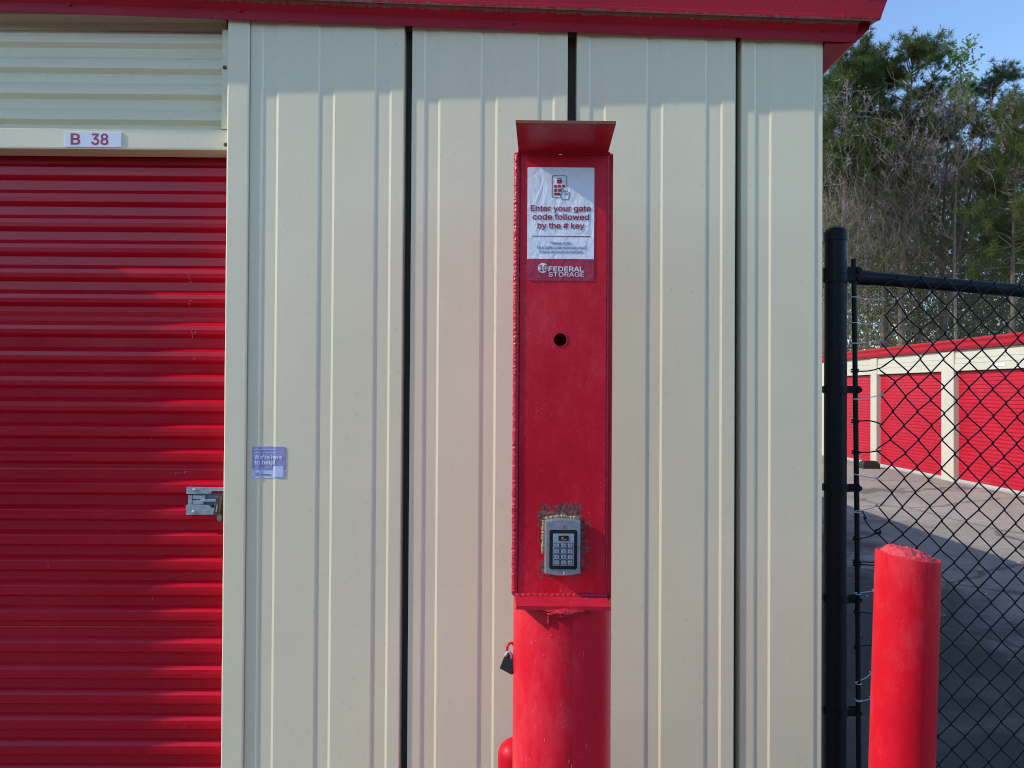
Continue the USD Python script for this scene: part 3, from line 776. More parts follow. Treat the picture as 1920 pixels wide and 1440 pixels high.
for px_, py_, w_, h_ in ((1021, 1388, .5, 5), (987, 1422, .5, 9), (993, 1424, .6, 4), (1100, 1400, .5, 4), (1068, 1330, 1.2, .8), (1094, 1225, .5, 4), (997, 1203, .5, 3), (1005, 1240, .5, 2), (1000, 1333, 1.6, .8), (1067, 1428, .5, 5), (1072, 1437, .6, 5), (1056, 1365, .8, .8), (1038, 1365, .9, .6), (1120, 1175, .6, 1.2), (1018, 1350, .5, .5), (1054, 1316, .7, .7), (1052, 1318, .5, .9), (1090, 1420, 1.5, .5)):
    p_ = P(px_, py_, PC[1] - PR)
    dx_ = min(max((p_[0] - PC[0]) / PR, -.95), .95)
    q_ = P(px_, py_, PC[1] - PR * math.sqrt(1 - dx_ * dx_))
    nn = np.array([(q_[0] - PC[0]), (q_[1] - PC[1]), 0]); nn /= np.linalg.norm(nn)
    m_ = trimesh.creation.icosphere(1, 1.0); m_.vertices *= np.array([w_ * S, .0004, h_ * S]) * .7
    m_.apply_transform(trimesh.transformations.rotation_matrix(math.atan2(nn[0], -nn[1]), (0, 0, 1)))
    m_.apply_translation((PC[0] + nn[0] * PR, PC[1] + nn[1] * PR, q_[2]))
    sc_.append(m_)
part(ped, 'scratch', cat(sc_), 'scuff', kind='stuff')
# lock loop on the side of the pipe
lp = P(952, 1219, -.262)
loop = [lp + np.array([.007 + .0085 * math.cos(t), .002 * math.sin(t), .015 * math.sin(t)]) for t in np.linspace(0, 2.02 * math.pi, 20)]
part(ped, 'lock_loop', tube(loop, .0030, 8), 'pedestal_red')
part(ped, 'side_seam', bead((PC[0] + PR * .998, PC[1] + .012, .30), (PC[0] + PR * .998, PC[1] + .012, zs - .03), .0028, 12, 200), 'weld_red', smooth=60)

# padlock hanging from that loop
q = P(948, 1226, -.266)
pk = thing('padlock', 'black padlock hanging behind the left edge of the red keypad post', 'padlock', q)
b_ = box(-.012, .018, -.010, .010, -.038, -.010, .0025)
b_.apply_transform(trimesh.transformations.rotation_matrix(math.radians(-18), (0, 0, 1)))
b_.apply_transform(trimesh.transformations.rotation_matrix(math.radians(21), (0, 1, 0))); b_.apply_translation(q + (.014, 0, .001))
part(pk, 'lock_body', b_, 'black_lock')
sk = [q + np.array([.0065 + .0065 * math.cos(t), 0, -.010 + .014 * math.sin(t)]) for t in np.linspace(0, math.pi, 12)]
part(pk, 'shackle', tube(sk, .003, 8), 'galvanised')

# access keypad
ky = KEY_Y - .002
kp = thing('access_keypad', 'silver metal access keypad with black bezel on the red post', 'keypad', (KEY_C[0], KEY_Y, KEY_C[1] - .06))
KT = .024
KF = KEY_Y - KT


def kq(px, py, Y=KF):
    return P(px, py, Y)


a, b = kq(1022, 977), kq(1088.5, 1077)
w2 = (b[0] - a[0]) / 2; cx = (a[0] + b[0]) / 2
bulge = .0045
out = [(cx + w2 * t, a[2] + bulge * (1 - t * t)) for t in np.linspace(-1, 1, 15)] + [(cx + w2 * t, b[2] - bulge * (1 - t * t)) for t in np.linspace(1, -1, 15)]
shape = Polygon(out)
lower = front(shape, KF + .010, KT - .010 - .0005)
# chamfered crown: hull of the outline and a slightly smaller front outline
fr = affinity.scale(shape, .93, .955)
ring_pts = [(x, KF + .010, z) for x, z in shape.exterior.coords] + [(x, KF, z) for x, z in fr.exterior.coords] + [(x, KF + .003, z) for x, z in affinity.scale(shape, .985, .99).exterior.coords]
part(kp, 'case', cat([lower, trimesh.convex.convex_hull(np.array(ring_pts))]), 'brushed_steel', smooth=25)


def flat(px0, px1, py0, py1, y, d, r):
    u, v = kq(px0, py0), kq(px1, py1)
    return front(rrect(u[0], v[0], v[2], u[2], r), y, d)


part(kp, 'bezel', flat(1030.3, 1081.8, 993.5, 1067.5, KF - .0012, .0025, .004), 'black_plastic', smooth=False)
part(kp, 'key_plate', flat(1036.8, 1076, 1000.3, 1060.3, KF - .0020, .0015, .0008), 'key_steel', smooth=False)
scr = part(kp, 'display', flat(1047, 1066, 1004, 1013.5, KF - .0027, .0012, .0006), 'black_plastic', smooth=False)
part(scr, 'display_digits', flat(1052, 1056.5, 1006.3, 1009.3, KF - .0030, .0004, .0002), 'amber', smooth=False)
part(scr, 'display_digits', flat(1052, 1062.5, 1010, 1011.3, KF - .0030, .0004, .0002), 'amber', smooth=False)
names = '123456789*0#'
for i in range(12):
    c, r_ = i % 3, i // 3
    x, y = 1043.6 + 12.5 * c, 1022.3 + 10.55 * r_
    w = part(kp, 'key_well', flat(x - 5.6, x + 5.6, y - 4.9, y + 4.9, KF - .0024, .0006, .0012), 'black_plastic', smooth=False)
    k = part(w, 'key', flat(x - 4.4, x + 4.4, y - 3.7, y + 3.7, KF - .0042, .0022, .0008), 'key_steel', smooth=False)
    cpos = kq(x, y + 2.1)
    part(w, 'numeral', words(names[i], cpos[0], cpos[2], KF - .0042, .0046, None, 'c', False, .0002), 'print_dark', smooth=False)
part(kp, 'indicator', flat(1055.8, 1058.4, 984.5, 991.5, KF - .0009, .0012, .0006), 'red_lens', smooth=False)
part(kp, 'indicator', flat(1056.2, 1058.0, 1072.5, 1077.5, KF - .0007, .0010, .0004), 'pale_film', smooth=False)
bits = []
foam = [bead((a[0] - .003, KEY_Y - .006, b[2] + .04), (a[0] - .002, KEY_Y - .006, a[2] - .002), .0034, 21, 60, .5),
        bead((a[0] - .002, KEY_Y - .007, a[2] + .002), (cx, KEY_Y - .007, a[2] + bulge + .003), .0034, 22, 40, .5),
        bead((cx, KEY_Y - .007, a[2] + bulge + .003), (b[0] - .002, KEY_Y - .007, a[2] + .003), .0030, 23, 40, .5)]
part(kp, 'sealant_bead', cat(foam), 'old_foam', smooth=60)

# instruction sign on the face plate
SY = KEY_Y - .0006
s0, s1 = P(988, 526, SY), P(1114.5, 314.5, SY)
sg = thing('instruction_sign', 'white and red sticker reading Enter your gate code followed by the # key', 'sign', (s0[0], SY, s0[2]))
zm = P(1050, 485.5, SY)[2]
part(sg, 'white_panel', front(rrect(s0[0], s1[0], zm - .004, s1[2], .003), SY - .0002, .0005), 'sign_vinyl', smooth=False)
part(sg, 'red_panel', front(rrect(s0[0], s1[0], s0[2], zm, .003), SY - .0004, .0005), 'sign_vinyl_red', smooth=False)
SL = SY - .0006


def line(text, x0, x1, base, cap_px, bold, y=SL, d=.0003):
    p_, q_ = P(x0, base, SY), P(x1, base, SY)
    return words(text, p_[0], p_[2], y, cap_px * 1.55 / F, q_[0] - p_[0], 'l', bold, d)


part(sg, 'lettering', cat([line('Enter your gate', 995, 1108, 395.5, 10.6, True), line('code followed', 998.5, 1104.5, 411.5, 10.6, True), line('by the # key', 1007.5, 1095.5, 428, 10.6, True)]), 'print_red', smooth=False)
part(sg, 'small_lettering', cat([line('Please note:', 1032, 1071, 458, 5.6, False), line('Your gate code will only work', 1005, 1099, 466, 5.6, False), line('if your account is current.', 1010.5, 1093, 474, 5.6, False)]), 'print_grey', smooth=False)
part(sg, 'rule', front(sbox(P(997, 442, SY)[0], P(1000, 443.3, SY)[2], P(1107, 442, SY)[0], P(1000, 442, SY)[2]), SL, .0003), 'print_red', smooth=False)
lg = P(1018, 502.5, SY)
part(sg, 'logo_disc', front(Point(lg[0], lg[2]).buffer(.0104), SL - .0002, .0004), 'print_white', smooth=False)
part(sg, 'logo_lettering', cat([line('FEDERAL', 1028.5, 1094.5, 508.5, 8.6, True, SL - .0002), line('STORAGE', 1028.5, 1095, 518.5, 8.2, False, SL - .0002)]), 'print_white', smooth=False)
part(sg, 'logo_numerals', line('10', 1011, 1026.5, 508, 11, True, SL - .0005), 'print_red', smooth=False)


def ic(pts):
    return [(P(x, y, SY)[0], P(x, y, SY)[2]) for x, y in pts]


icon = []
a, b = P(1034.5, 371, SY), P(1063, 329, SY)
fr_ = rrect(a[0], b[0], a[2], b[2], .005)
icon.append(front(fr_.difference(fr_.buffer(-.0011)).difference(Polygon(ic([(1051, 350), (1068, 350), (1068, 376), (1051, 376)]))), SL, .0003))
hand = Polygon(ic([(1052.5, 353.5), (1055.5, 353.5), (1056, 361), (1059.5, 358), (1063, 359), (1067, 361), (1067, 369), (1064.5, 374.5), (1054, 374.5), (1051, 367.5), (1050.5, 363.5), (1053, 365)])).buffer(.0006)
icon.append(front(hand.difference(hand.buffer(-.0011)), SL, .0003))
for x, y in ((1059.5, 365), (1063, 365)):
    icon.append(front(Polygon(ic([(x - .5, y - 3), (x + .5, y - 3), (x + .5, y + 1), (x - .5, y + 1)])), SL, .0003))
part(sg, 'icon_outline', cat(icon), 'print_dark', smooth=False)
fill = [Polygon(ic([(1044.5, 337.5), (1053.5, 337.5), (1053.5, 344), (1044.5, 344)]))]
shc = P(1049, 337.5, SY)
fill.append(Point(shc[0], shc[2]).buffer(.0042).difference(Point(shc[0], shc[2]).buffer(.0026)).difference(sbox(shc[0] - .01, shc[2] - .01, shc[0] + .01, shc[2])))
for (x, y) in ((1041.5, 349.5), (1049, 349.5), (1056.5, 349), (1041.5, 357), (1049, 357)):
    fill.append(Polygon(ic([(x - 2.6, y - 2.6), (x + 2.6, y - 2.6), (x + 2.6, y + 2.6), (x - 2.6, y + 2.6)])))
fill.append(Polygon(ic([(1039, 361.5), (1050, 361.5), (1050.5, 366.5), (1039, 366.5)])))
part(sg, 'icon_fill', cat([front(g, SL, .0003) for g in fill]), 'print_red', smooth=False)

# ------------------------------------------------------------------ short capped pipe behind the post
c_ = P(966, 1420, -.15); rr = .0395
zc = P(955, 1385, -.15)[2]
st = thing('pipe_stub', 'short red round-capped pipe standing behind the foot of the keypad post', 'pipe', (c_[0], -.15, 0))
prof = [(0, zc)] + [(rr * math.sin(t), zc - .034 + .034 * math.cos(t)) for t in np.linspace(.12, math.pi / 2, 9)] + [(rr * 1.12, 0), (0, 0)]
part(st, 'pipe', lathe(prof[::-1], 40, (c_[0], -.15)), 'bollard_red', smooth=40)

# ------------------------------------------------------------------ bollard on the right
by = -.30
bt = P(1702, 1040, by); bb_ = P(1690, 1440, by)
axis = (bt - bb_) / np.linalg.norm(bt - bb_)
R = .0622
bol = thing('bollard', 'leaning red concrete-filled pipe bollard in front of the black fence', 'bollard', bt - axis * (bt[2] / axis[2]))
n = 72
th = np.arange(n) / n * 2 * np.pi
e1 = np.cross(axis, [0, 1.0, 0]); e1 /= np.linalg.norm(e1); e2 = np.cross(axis, e1)
e1 = e1 if e1[0] > 0 else -e1
dirs = np.cos(th)[:, None] * e1 + np.sin(th)[:, None] * e2
rim = bt + R * dirs + axis * (-.0068 * np.cos(th) + .0008 * np.sin(3 * th))[:, None]
rim_i = bt + (R - .006) * dirs + axis * (-.0068 * np.cos(th))[:, None]
base = bol.base + R * dirs
rim2 = rim - axis * .002
rim[:] = rim - dirs * .0012
deep = rim_i - axis * .05
rings = [base, bol.base + (bt - bol.base) * .5 + R * dirs, rim2, rim, rim_i, deep]
v = np.vstack(rings); f = []
for k in range(len(rings) - 1):
    for j in range(n):
        a_, b__ = k * n + j, k * n + (j + 1) % n
        f.append((a_, b__, b__ + n, a_ + n))
f = np.array(f)
tri = np.vstack([f[:, [0, 1, 2]], f[:, [0, 2, 3]]])
pm = trimesh.Trimesh(v, tri, process=False)
if np.dot(pm.face_normals[0], pm.triangles_center[0] - bol.base) < 0:
    pm = trimesh.Trimesh(v, tri[:, ::-1], process=False)
part(bol, 'pipe', pm, 'bollard_red', smooth=40)
dome = []
nr = 60
for i in range(nr + 1):
    q_ = i / nr
    for j in range(n):
        r_ = (R - .0055) * q_
        base_p = bt + r_ * dirs[j] + axis * (-.0068 * math.cos(th[j]) * q_)
        dome.append((base_p, q_, j))
dp = np.array([d[0] for d in dome]); dq = np.array([d[1] for d in dome])
nse = meshkit.fbm(dp * 38, 4, 31) - .5; nse2 = meshkit.fbm(dp * 130, 3, 33) - .5
side = (dp - bt) @ e1 / R
h = .0155 * (1 - dq ** 2.6) * (1 - .12 * np.clip(side, 0, 1)) + nse * .017 * (1 - .5 * dq) + nse2 * .0105 - .004 * dq ** 6 - .010 * np.exp(-((side - .62) ** 2) / .05) * (meshkit.fbm(dp * 60, 2, 8) > .5)
dp = dp + axis * h[:, None]
df = [(i * n + j, i * n + (j + 1) % n, (i + 1) * n + (j + 1) % n, (i + 1) * n + j) for i in range(nr) for j in range(n)]
df = np.array(df); dt = np.vstack([df[:, [0, 2, 1]], df[:, [0, 3, 2]]])
dm = trimesh.Trimesh(dp, dt, process=False)
if dm.face_normals[:, 2].mean() < 0:
    dm = trimesh.Trimesh(dp, dt[:, ::-1], process=False)
part(bol, 'concrete_cap', dm, 'mound_red', smooth=50)

# ------------------------------------------------------------------ chain link fence
FZ = .088
fence = thing('chain_link_fence', 'black vinyl chain link fence with round post and top rail beside the building', 'fence', (P(1567, 733, FZ)[0], FZ, 0))
fd = np.array([math.cos(math.radians(9)), math.sin(math.radians(9)), -.045])
pt = P(1567, 430, FZ); PRAD = .0280
part(fence, 'post', lathe([(0, 0), (PRAD, 0), (PRAD, pt[2] - .02), (0, pt[2] - .02)], 32, (pt[0], FZ)), 'black_vinyl', smooth=40)
cp = [(PRAD + .0022, pt[2] - .032), (PRAD + .0026, pt[2] - .012)] + [((PRAD + .0026) * math.cos(t), pt[2] - .012 + .019 * math.sin(t)) for t in np.linspace(.15, math.pi / 2, 7)]
part(fence, 'post_cap', lathe(cp + [(0, pt[2] - .032)] if False else [(0.0, pt[2] - .032)] + cp, 32, (pt[0], FZ)), 'black_vinyl', smooth=40)
r_a = P(1606, 519.5, FZ + .012)
part(fence, 'top_rail', tube([r_a + fd * s for s in np.linspace(0, 3.2, 9)], .0178, 24), 'black_vinyl', smooth=40)
rc = r_a - fd * .012
part(fence, 'rail_end', tube([rc, rc + fd * .05], .0196, 24), 'black_vinyl', smooth=40)
t_a, t_b = P(1600.5, 486, FZ - .010), P(1610, 1440, FZ - .010)
t_c = t_b + (t_b - t_a) / (t_a[2] - t_b[2]) * (t_b[2] - .08)
part(fence, 'tension_bar', tube([t_a, (t_a + t_b) / 2 + (.002, 0, 0), t_b, t_c], .0067, 10), 'black_vinyl', smooth=40)
part(fence, 'post', lathe([(0, 0), (PRAD, 0), (PRAD, 1.95), (PRAD * .7, 1.975), (0, 1.98)], 24, tuple((r_a + fd * 3.2)[:2])), 'black_vinyl', smooth=40)


def band(py, arm=True):
    c = P(1567, py, FZ); x1 = P(1615, py, FZ - .012)[0]
    hw = .0095
    ringp = Point(c[0], FZ).buffer(PRAD + .003).difference(Point(c[0], FZ).buffer(PRAD - .001))
    m = [extrude(ringp, hw * 2)]
    m[0].apply_translation((0, 0, c[2] - hw))
    m.append(box(c[0] + PRAD - .004, x1 - .006, FZ - .019, FZ - .0165, c[2] - hw, c[2] + hw, .0008))
    m.append(box(c[0] + PRAD - .004, x1 - .006, FZ - .0035, FZ - .001, c[2] - hw, c[2] + hw, .0008))
    bolt = trimesh.creation.cylinder(.0068, .026, sections=12); bolt.apply_transform(M_XZ); bolt.apply_translation((x1 - .010, FZ - .012, c[2]))
    m.append(bolt)
    m.append(box(c[0] - PRAD - .006, c[0] - PRAD + .002, FZ - .006, FZ + .006, c[2] - hw * .9, c[2] + hw * .9, .001))
    return cat(m)


for py in (509, 523, 730.5, 913.5, 1120.5, 1330):
    part(fence, 'tension_band', band(py), 'black_vinyl', smooth=30)

# woven fabric: each wire zigzags between two columns and hooks its neighbours
A, B = .0377, .0357
e0 = P(1646, 897, FZ - .008)
WR = .0019
nrow_up, nrow_dn = 15, 24
wires, ends = [], []


def fab(i, j):
    """lattice node: column i, row j (rows go down), with the slack of a loosely tied fabric"""
    p_ = e0 + fd * (i * A) + np.array([0, 0, -j * B])
    up = max(0., -j / 14.0); left = math.exp(-i / 4.0)
    p_ = p_ + fd * (.010 * up * left * 1.2 + .004 * math.sin(i * 1.3 + j * .9) * (.35 + left)) + np.array([0, 0, .0035 * math.sin(i * .8 - j * 1.1) * (.3 + left) + .004 * up * left * math.sin(j * 1.7)])
    p_[0] += -.0012 * j * .35
    return p_


for i in range(0, 44):
    pts = []
    for j in range(-nrow_up - 2, nrow_dn + 1):
        col = i + (j + i) % 2                       # wire i swings between columns i and i+1
        sgn = 1 if col > i else -1
        c = fab(col, j)
        top = (r_a + fd * (np.dot(c - r_a, fd) / np.dot(fd, fd)))[2]
        if c[2] > top + .012:
            continue
        n_ = np.array([-fd[1], fd[0], 0])
        hook = fd * (sgn * WR * 1.0)
        pts += [c + hook - fd * sgn * .0045 + np.array([0, 0, .0042]) - n_ * WR * .7, c + hook + fd * sgn * .0006, c + hook - fd * sgn * .0045 - np.array([0, 0, .0042]) + n_ * WR * .7]
    if len(pts) > 4:
        wires.append(tube(pts, WR, 6))
part(fence, 'chain_link_mesh', cat(wires), 'black_vinyl', smooth=60)


def tie(p, q, sag=.0, twist=0, wob=.0, seed=0, n=12):
    rg = np.random.default_rng(seed)
    t = np.linspace(0, 1, n)[:, None]
    pts = p + (q - p) * t
    pts[:, 2] -= sag * 4 * (t * (1 - t))[:, 0]
    if wob:
        pts += np.cumsum(rg.normal(0, wob, (n, 3)), 0) * (t * (1 - t)) * 3
    return pts


TY = FZ - .017
ties_s = [(557, 1657, 561, .002), (605, 1650, 610, .001), (644, 1655, 639, .002), (749, 1655, 740, .001), (889, 1645, 897, .002), (960, 1645, 948, .002), (1113, 1640, 1108, .001), (1281, 1634, 1262, .002), (1313, 1634, 1309, .004)]
for k, (y0, x1, y1, sg_) in enumerate(ties_s):
    xb = 1600.5 + (y0 - 486) * .01
    p_, q_ = P(xb - 5, y0 - 1, TY), P(x1, y1, FZ - .010)
    pts = tie(p_, q_, sg_, wob=.0006, seed=k)
    hel = []
    for t in np.linspace(0, 1, 14):
        hel.append(q_ + np.array([.0035 * math.cos(t * 16) - .004 * t, -.002 + .0035 * math.sin(t * 16), -.004 + .009 * t]))
    bar = P(xb, y0, FZ - .010)
    wrap = [bar + np.array([.0078 * math.cos(t), .0078 * math.sin(t), .0015 * t / 6]) for t in np.linspace(-2.6, 2.2, 14)]
    part(fence, 'tie_wire', cat([tube(pts, .0012, 5), tube(hel, .0009, 5), tube(wrap, .0012, 5)]), 'silver_wire', smooth=60, label='thin silver tie wire')
ties_b = [(695, 1668, 678, .010), (790, 1655, 797, -.006), (848, 1652, 845, .001), (1010, 1650, 996, .004), (1053, 1640, 1054, .001), (1058, 1640, 1060, .001), (1147, 1640, 1149, .001), (1213, 1640, 1208, -.001)]
for k, (y0, x1, y1, sg_) in enumerate(ties_b):
    xb = 1600.5 + (y0 - 486) * .01
    p_, q_ = P(xb, y0, TY), P(x1, y1, FZ - .010)
    ms = [tube(tie(p_, q_, sg_, wob=.0008, seed=20 + k), .0019, 6)]
    bar = P(xb, y0, FZ - .010)
    for z in (-.003, .003):
        ms.append(tube([bar + np.array([.0085 * math.cos(t), .0085 * math.sin(t), z]) for t in np.linspace(0, 6.28, 16)], .0022, 6))
    if k == 3:
        d0 = q_
        ms.append(tube([d0 + np.array([-.004 - .05 * t + .010 * math.sin(t * 9), -.003 - .006 * math.sin(t * 7), -.012 + .065 * t * (1 if k == 3 else .35) + .010 * math.cos(t * 11)]) for t in np.linspace(0, 1, 22)], .0017, 6))
        ms.append(tube([d0 + np.array([.008 * math.cos(t) - .008, -.004, .006 * math.sin(t)]) for t in np.linspace(0, 9, 26)], .0017, 6))
    part(fence, 'tie_wire', cat(ms), 'black_vinyl', smooth=60, label='black tie wire')

# ------------------------------------------------------------------ far row of storage units
XF = 8.12


def fz(px):
    return (px - 950) and F * XF / (px - 950) - 1.85


far = thing('storage_building', 'long cream storage row with bright red roll-up doors beyond the black fence', 'building', (XF, 12, 0))
EV, EB = 2.565, 2.385
y_end, y_start = 24.0, 4.2
posts = [(11.53, 11.92), (14.33, 14.61), (17.0, 17.4), (19.75, 20.03), (8.88, 9.16), (6.1, 6.5), (22.4, 22.8)]
posts.sort()
part(far, 'rear_wall', box(15.97, 16.0, y_start, y_end, 0, 2.35), 'cream_far', smooth=False)
part(far, 'end_wall', box(XF + .05, 15.96, y_end - .03, y_end, 0, 2.35), 'cream_far', smooth=False)
part(far, 'end_wall', box(XF + .05, 15.96, y_start, y_start + .03, 0, 2.35), 'cream_far', smooth=False)
for a_, b__ in posts:
    mid = a_ + (b__ - a_) * .45
    part(far, 'door_post', cat([box(XF, XF + .12, a_, mid - .004, 0, EB - .01), box(XF + .006, XF + .12, mid, b__, 0, EB - .01)]), 'cream_far', smooth=False)
edges = [(posts[i][1], posts[i + 1][0]) for i in range(len(posts) - 1)]
DT = 2.012
for (a_, b__) in edges:
    cols = []
    # header: two shallow sheet ribs above a plain strip
    part(far, 'door_header', cat([box(XF + .012, XF + .05, a_ + .002, b__ - .002, DT, DT + .125), box(XF + .022, XF + .05, a_ + .002, b__ - .002, DT + .130, DT + .215),
                                  box(XF + .030, XF + .05, a_ + .002, b__ - .002, DT + .220, EB - .005)]), 'cream_far', smooth=False)
    zz = .05; pr_ = []
    while zz < DT + .02:
        pr_ += [(XF + .100, zz), (XF + .088, zz + .012), (XF + .088, zz + .036), (XF + .100, zz + .048)]
        zz += .0655
    dm_ = sweep_y(sheet(pr_, .002), a_ + .004, b__ - .004)
    dd = part(far, 'roll_up_door', dm_, 'red_far', smooth=False)
    part(dd, 'bottom_bar', box(XF + .080, XF + .104, a_ + .004, b__ - .004, .012, .05), 'concrete_sill', smooth=False)
    part(far, 'door_sill', box(XF + .02, XF + .14, a_, b__, .0, .010), 'concrete_sill', smooth=False)
gp = Polygon([(XF + .01, EB), (XF - .03, EB), (XF - .075, EB + .05), (XF - .085, EB + .105), (XF - .115, EB + .150), (XF - .118, EV), (XF - .108, EV), (XF - .10, EV - .01), (XF + .01, EV - .01)])
part(far, 'gutter', sweep_y(gp, y_start - .05, y_end + .05), 'red_far', smooth=False)
rf = np.array([(XF - .10, y_start - .05, EV + .004), (XF - .10, y_end + .05, EV + .004), (12.0, y_start - .05, EV + .10), (12.0, y_end + .05, EV + .10), (16.1, y_start - .05, EV - .06), (16.1, y_end + .05, EV - .06), (XF - .08, y_start - .05, EV - .004), (XF - .08, y_end + .05, EV - .004)])
part(far, 'roof', trimesh.convex.convex_hull(rf), 'cream_far', smooth=False)
xe = P(1880, 679, 0)
ny0, ny1 = fz(1888), fz(1872)
pl = thing('unit_number_sign', 'tiny white number plate on the far header at the right edge', 'sign', (XF, ny0, 2.05))
part(pl, 'plate', box(XF + .006, XF + .010, min(ny0, ny1), max(ny0, ny1), 2.060, 2.105), 'white_plate', smooth=False)
bx = thing('bait_box', 'low black plastic bait box on the ground by the far cream post', 'box', (7.72, 13.85, 0))
part(bx, 'box', trimesh.convex.convex_hull(np.array([(7.55 + (.02 if z > .08 else 0) * sx_ * -1 if False else 7.72 + sx_ * (.175 - (.035 if z > .1 else 0)), 13.85 + sy_ * (.12 - (.03 if z > .1 else 0)), z) for sx_ in (-1, 1) for sy_ in (-1, 1) for z in (0.0, .09, .15)])), 'bait_plastic', smooth=False)
part(bx, 'lid', box(7.72 - .120, 7.72 + .120, 13.85 - .075, 13.85 + .075, .148, .160, .004), 'bait_plastic')

# bits of pale litter on the asphalt
lit = []
rg = np.random.default_rng(11)
for k in range(70):
    x, y = rg.uniform(1.6, 5.0), rg.uniform(1.2, 6.0)
    s_ = rg.uniform(.004, .011)
    m = trimesh.creation.icosphere(1, 1.0); m.vertices *= np.array([s_ * rg.uniform(1, 2), s_ * .7, s_ * .25]) * (1 + .3 * rg.normal(size=(len(m.vertices), 1)))
    m.apply_transform(trimesh.transformations.rotation_matrix(rg.uniform(0, 6.28), (0, 0, 1))); m.apply_translation((x, y, .002))
    lit.append(m)
solo('litter', cat(lit), 'debris_white', 'scattered pale chips and petals on the dark asphalt behind the fence', 'litter', kind='stuff', smooth=False)

# ------------------------------------------------------------------ woods
def blades(centers, axes, k, length, width, rg, spread=1.0):
    """k thin needle-shaped triangles at each centre, fanned about its axis"""
    c = np.repeat(centers, k, 0); a_ = np.repeat(axes, k, 0)
    d = a_ * .55 + rg.normal(size=c.shape) * spread * .6
    d /= np.linalg.norm(d, axis=1, keepdims=True)
    Ls = length * rg.uniform(.65, 1.15, (len(c), 1))
    w = np.cross(d, rg.normal(size=c.shape)); w /= np.linalg.norm(w, axis=1, keepdims=True)
    s_ = c + d * Ls * .12
    v = np.stack([s_ + w * width, s_ - w * width, c + d * Ls], 1).reshape(-1, 3)
    return v, np.arange(len(v)).reshape(-1, 3)


def leaves(centers, size, rg):
    d = rg.normal(size=centers.shape); d /= np.linalg.norm(d, axis=1, keepdims=True)
    w = np.cross(d, rg.normal(size=centers.shape)); w /= np.linalg.norm(w, axis=1, keepdims=True)
    s_ = size * rg.uniform(.6, 1.3, (len(centers), 1))
    v = np.stack([centers - d * s_, centers + w * s_ * .55, centers + d * s_, centers - w * s_ * .55], 1).reshape(-1, 3)
    i = np.arange(len(centers))[:, None] * 4
    return v, np.vstack([i + [0, 1, 2], i + [0, 2, 3]])


def strands(starts, dirs_, lengths, rad, rg, seg=5, wander=.35, droop=0.0):
    """many thin crooked three-sided twigs at once"""
    n = len(starts); pts = [starts]; d = dirs_.copy()
    for s_ in range(seg):
        d = d + rg.normal(size=d.shape) * wander; d[:, 2] -= droop
        d /= np.linalg.norm(d, axis=1, keepdims=True)
        pts.append(pts[-1] + d * (lengths / seg)[:, None])
    pts = np.stack(pts, 1)
    t = np.gradient(pts, axis=1); t /= np.linalg.norm(t, axis=2, keepdims=True) + 1e-9
    a_ = np.cross(t, [.3, .5, .81]); a_ /= np.linalg.norm(a_, axis=2, keepdims=True) + 1e-9
    b__ = np.cross(t, a_)
    rr_ = (rad[:, None] * np.linspace(1, .35, seg + 1)[None])[..., None, None]
    an = np.arange(3) / 3 * 2 * np.pi
    v = pts[:, :, None] + rr_ * (np.cos(an)[None, None, :, None] * a_[:, :, None] + np.sin(an)[None, None, :, None] * b__[:, :, None])
    idx = np.arange(n * (seg + 1) * 3).reshape(n, seg + 1, 3)
    q = np.stack([idx[:, :-1], np.roll(idx, -1, 2)[:, :-1], np.roll(idx, -1, 2)[:, 1:], idx[:, 1:]], -1).reshape(-1, 4)
    return v.reshape(-1, 3), np.vstack([q[:, [0, 1, 2]], q[:, [0, 2, 3]]]), pts


def join(parts):
    vs, fs, o = [], [], 0
    for v, f in parts:
        vs.append(v); fs.append(f + o); o += len(v)
    return trimesh.Trimesh(np.vstack(vs), np.vstack(fs), process=False)


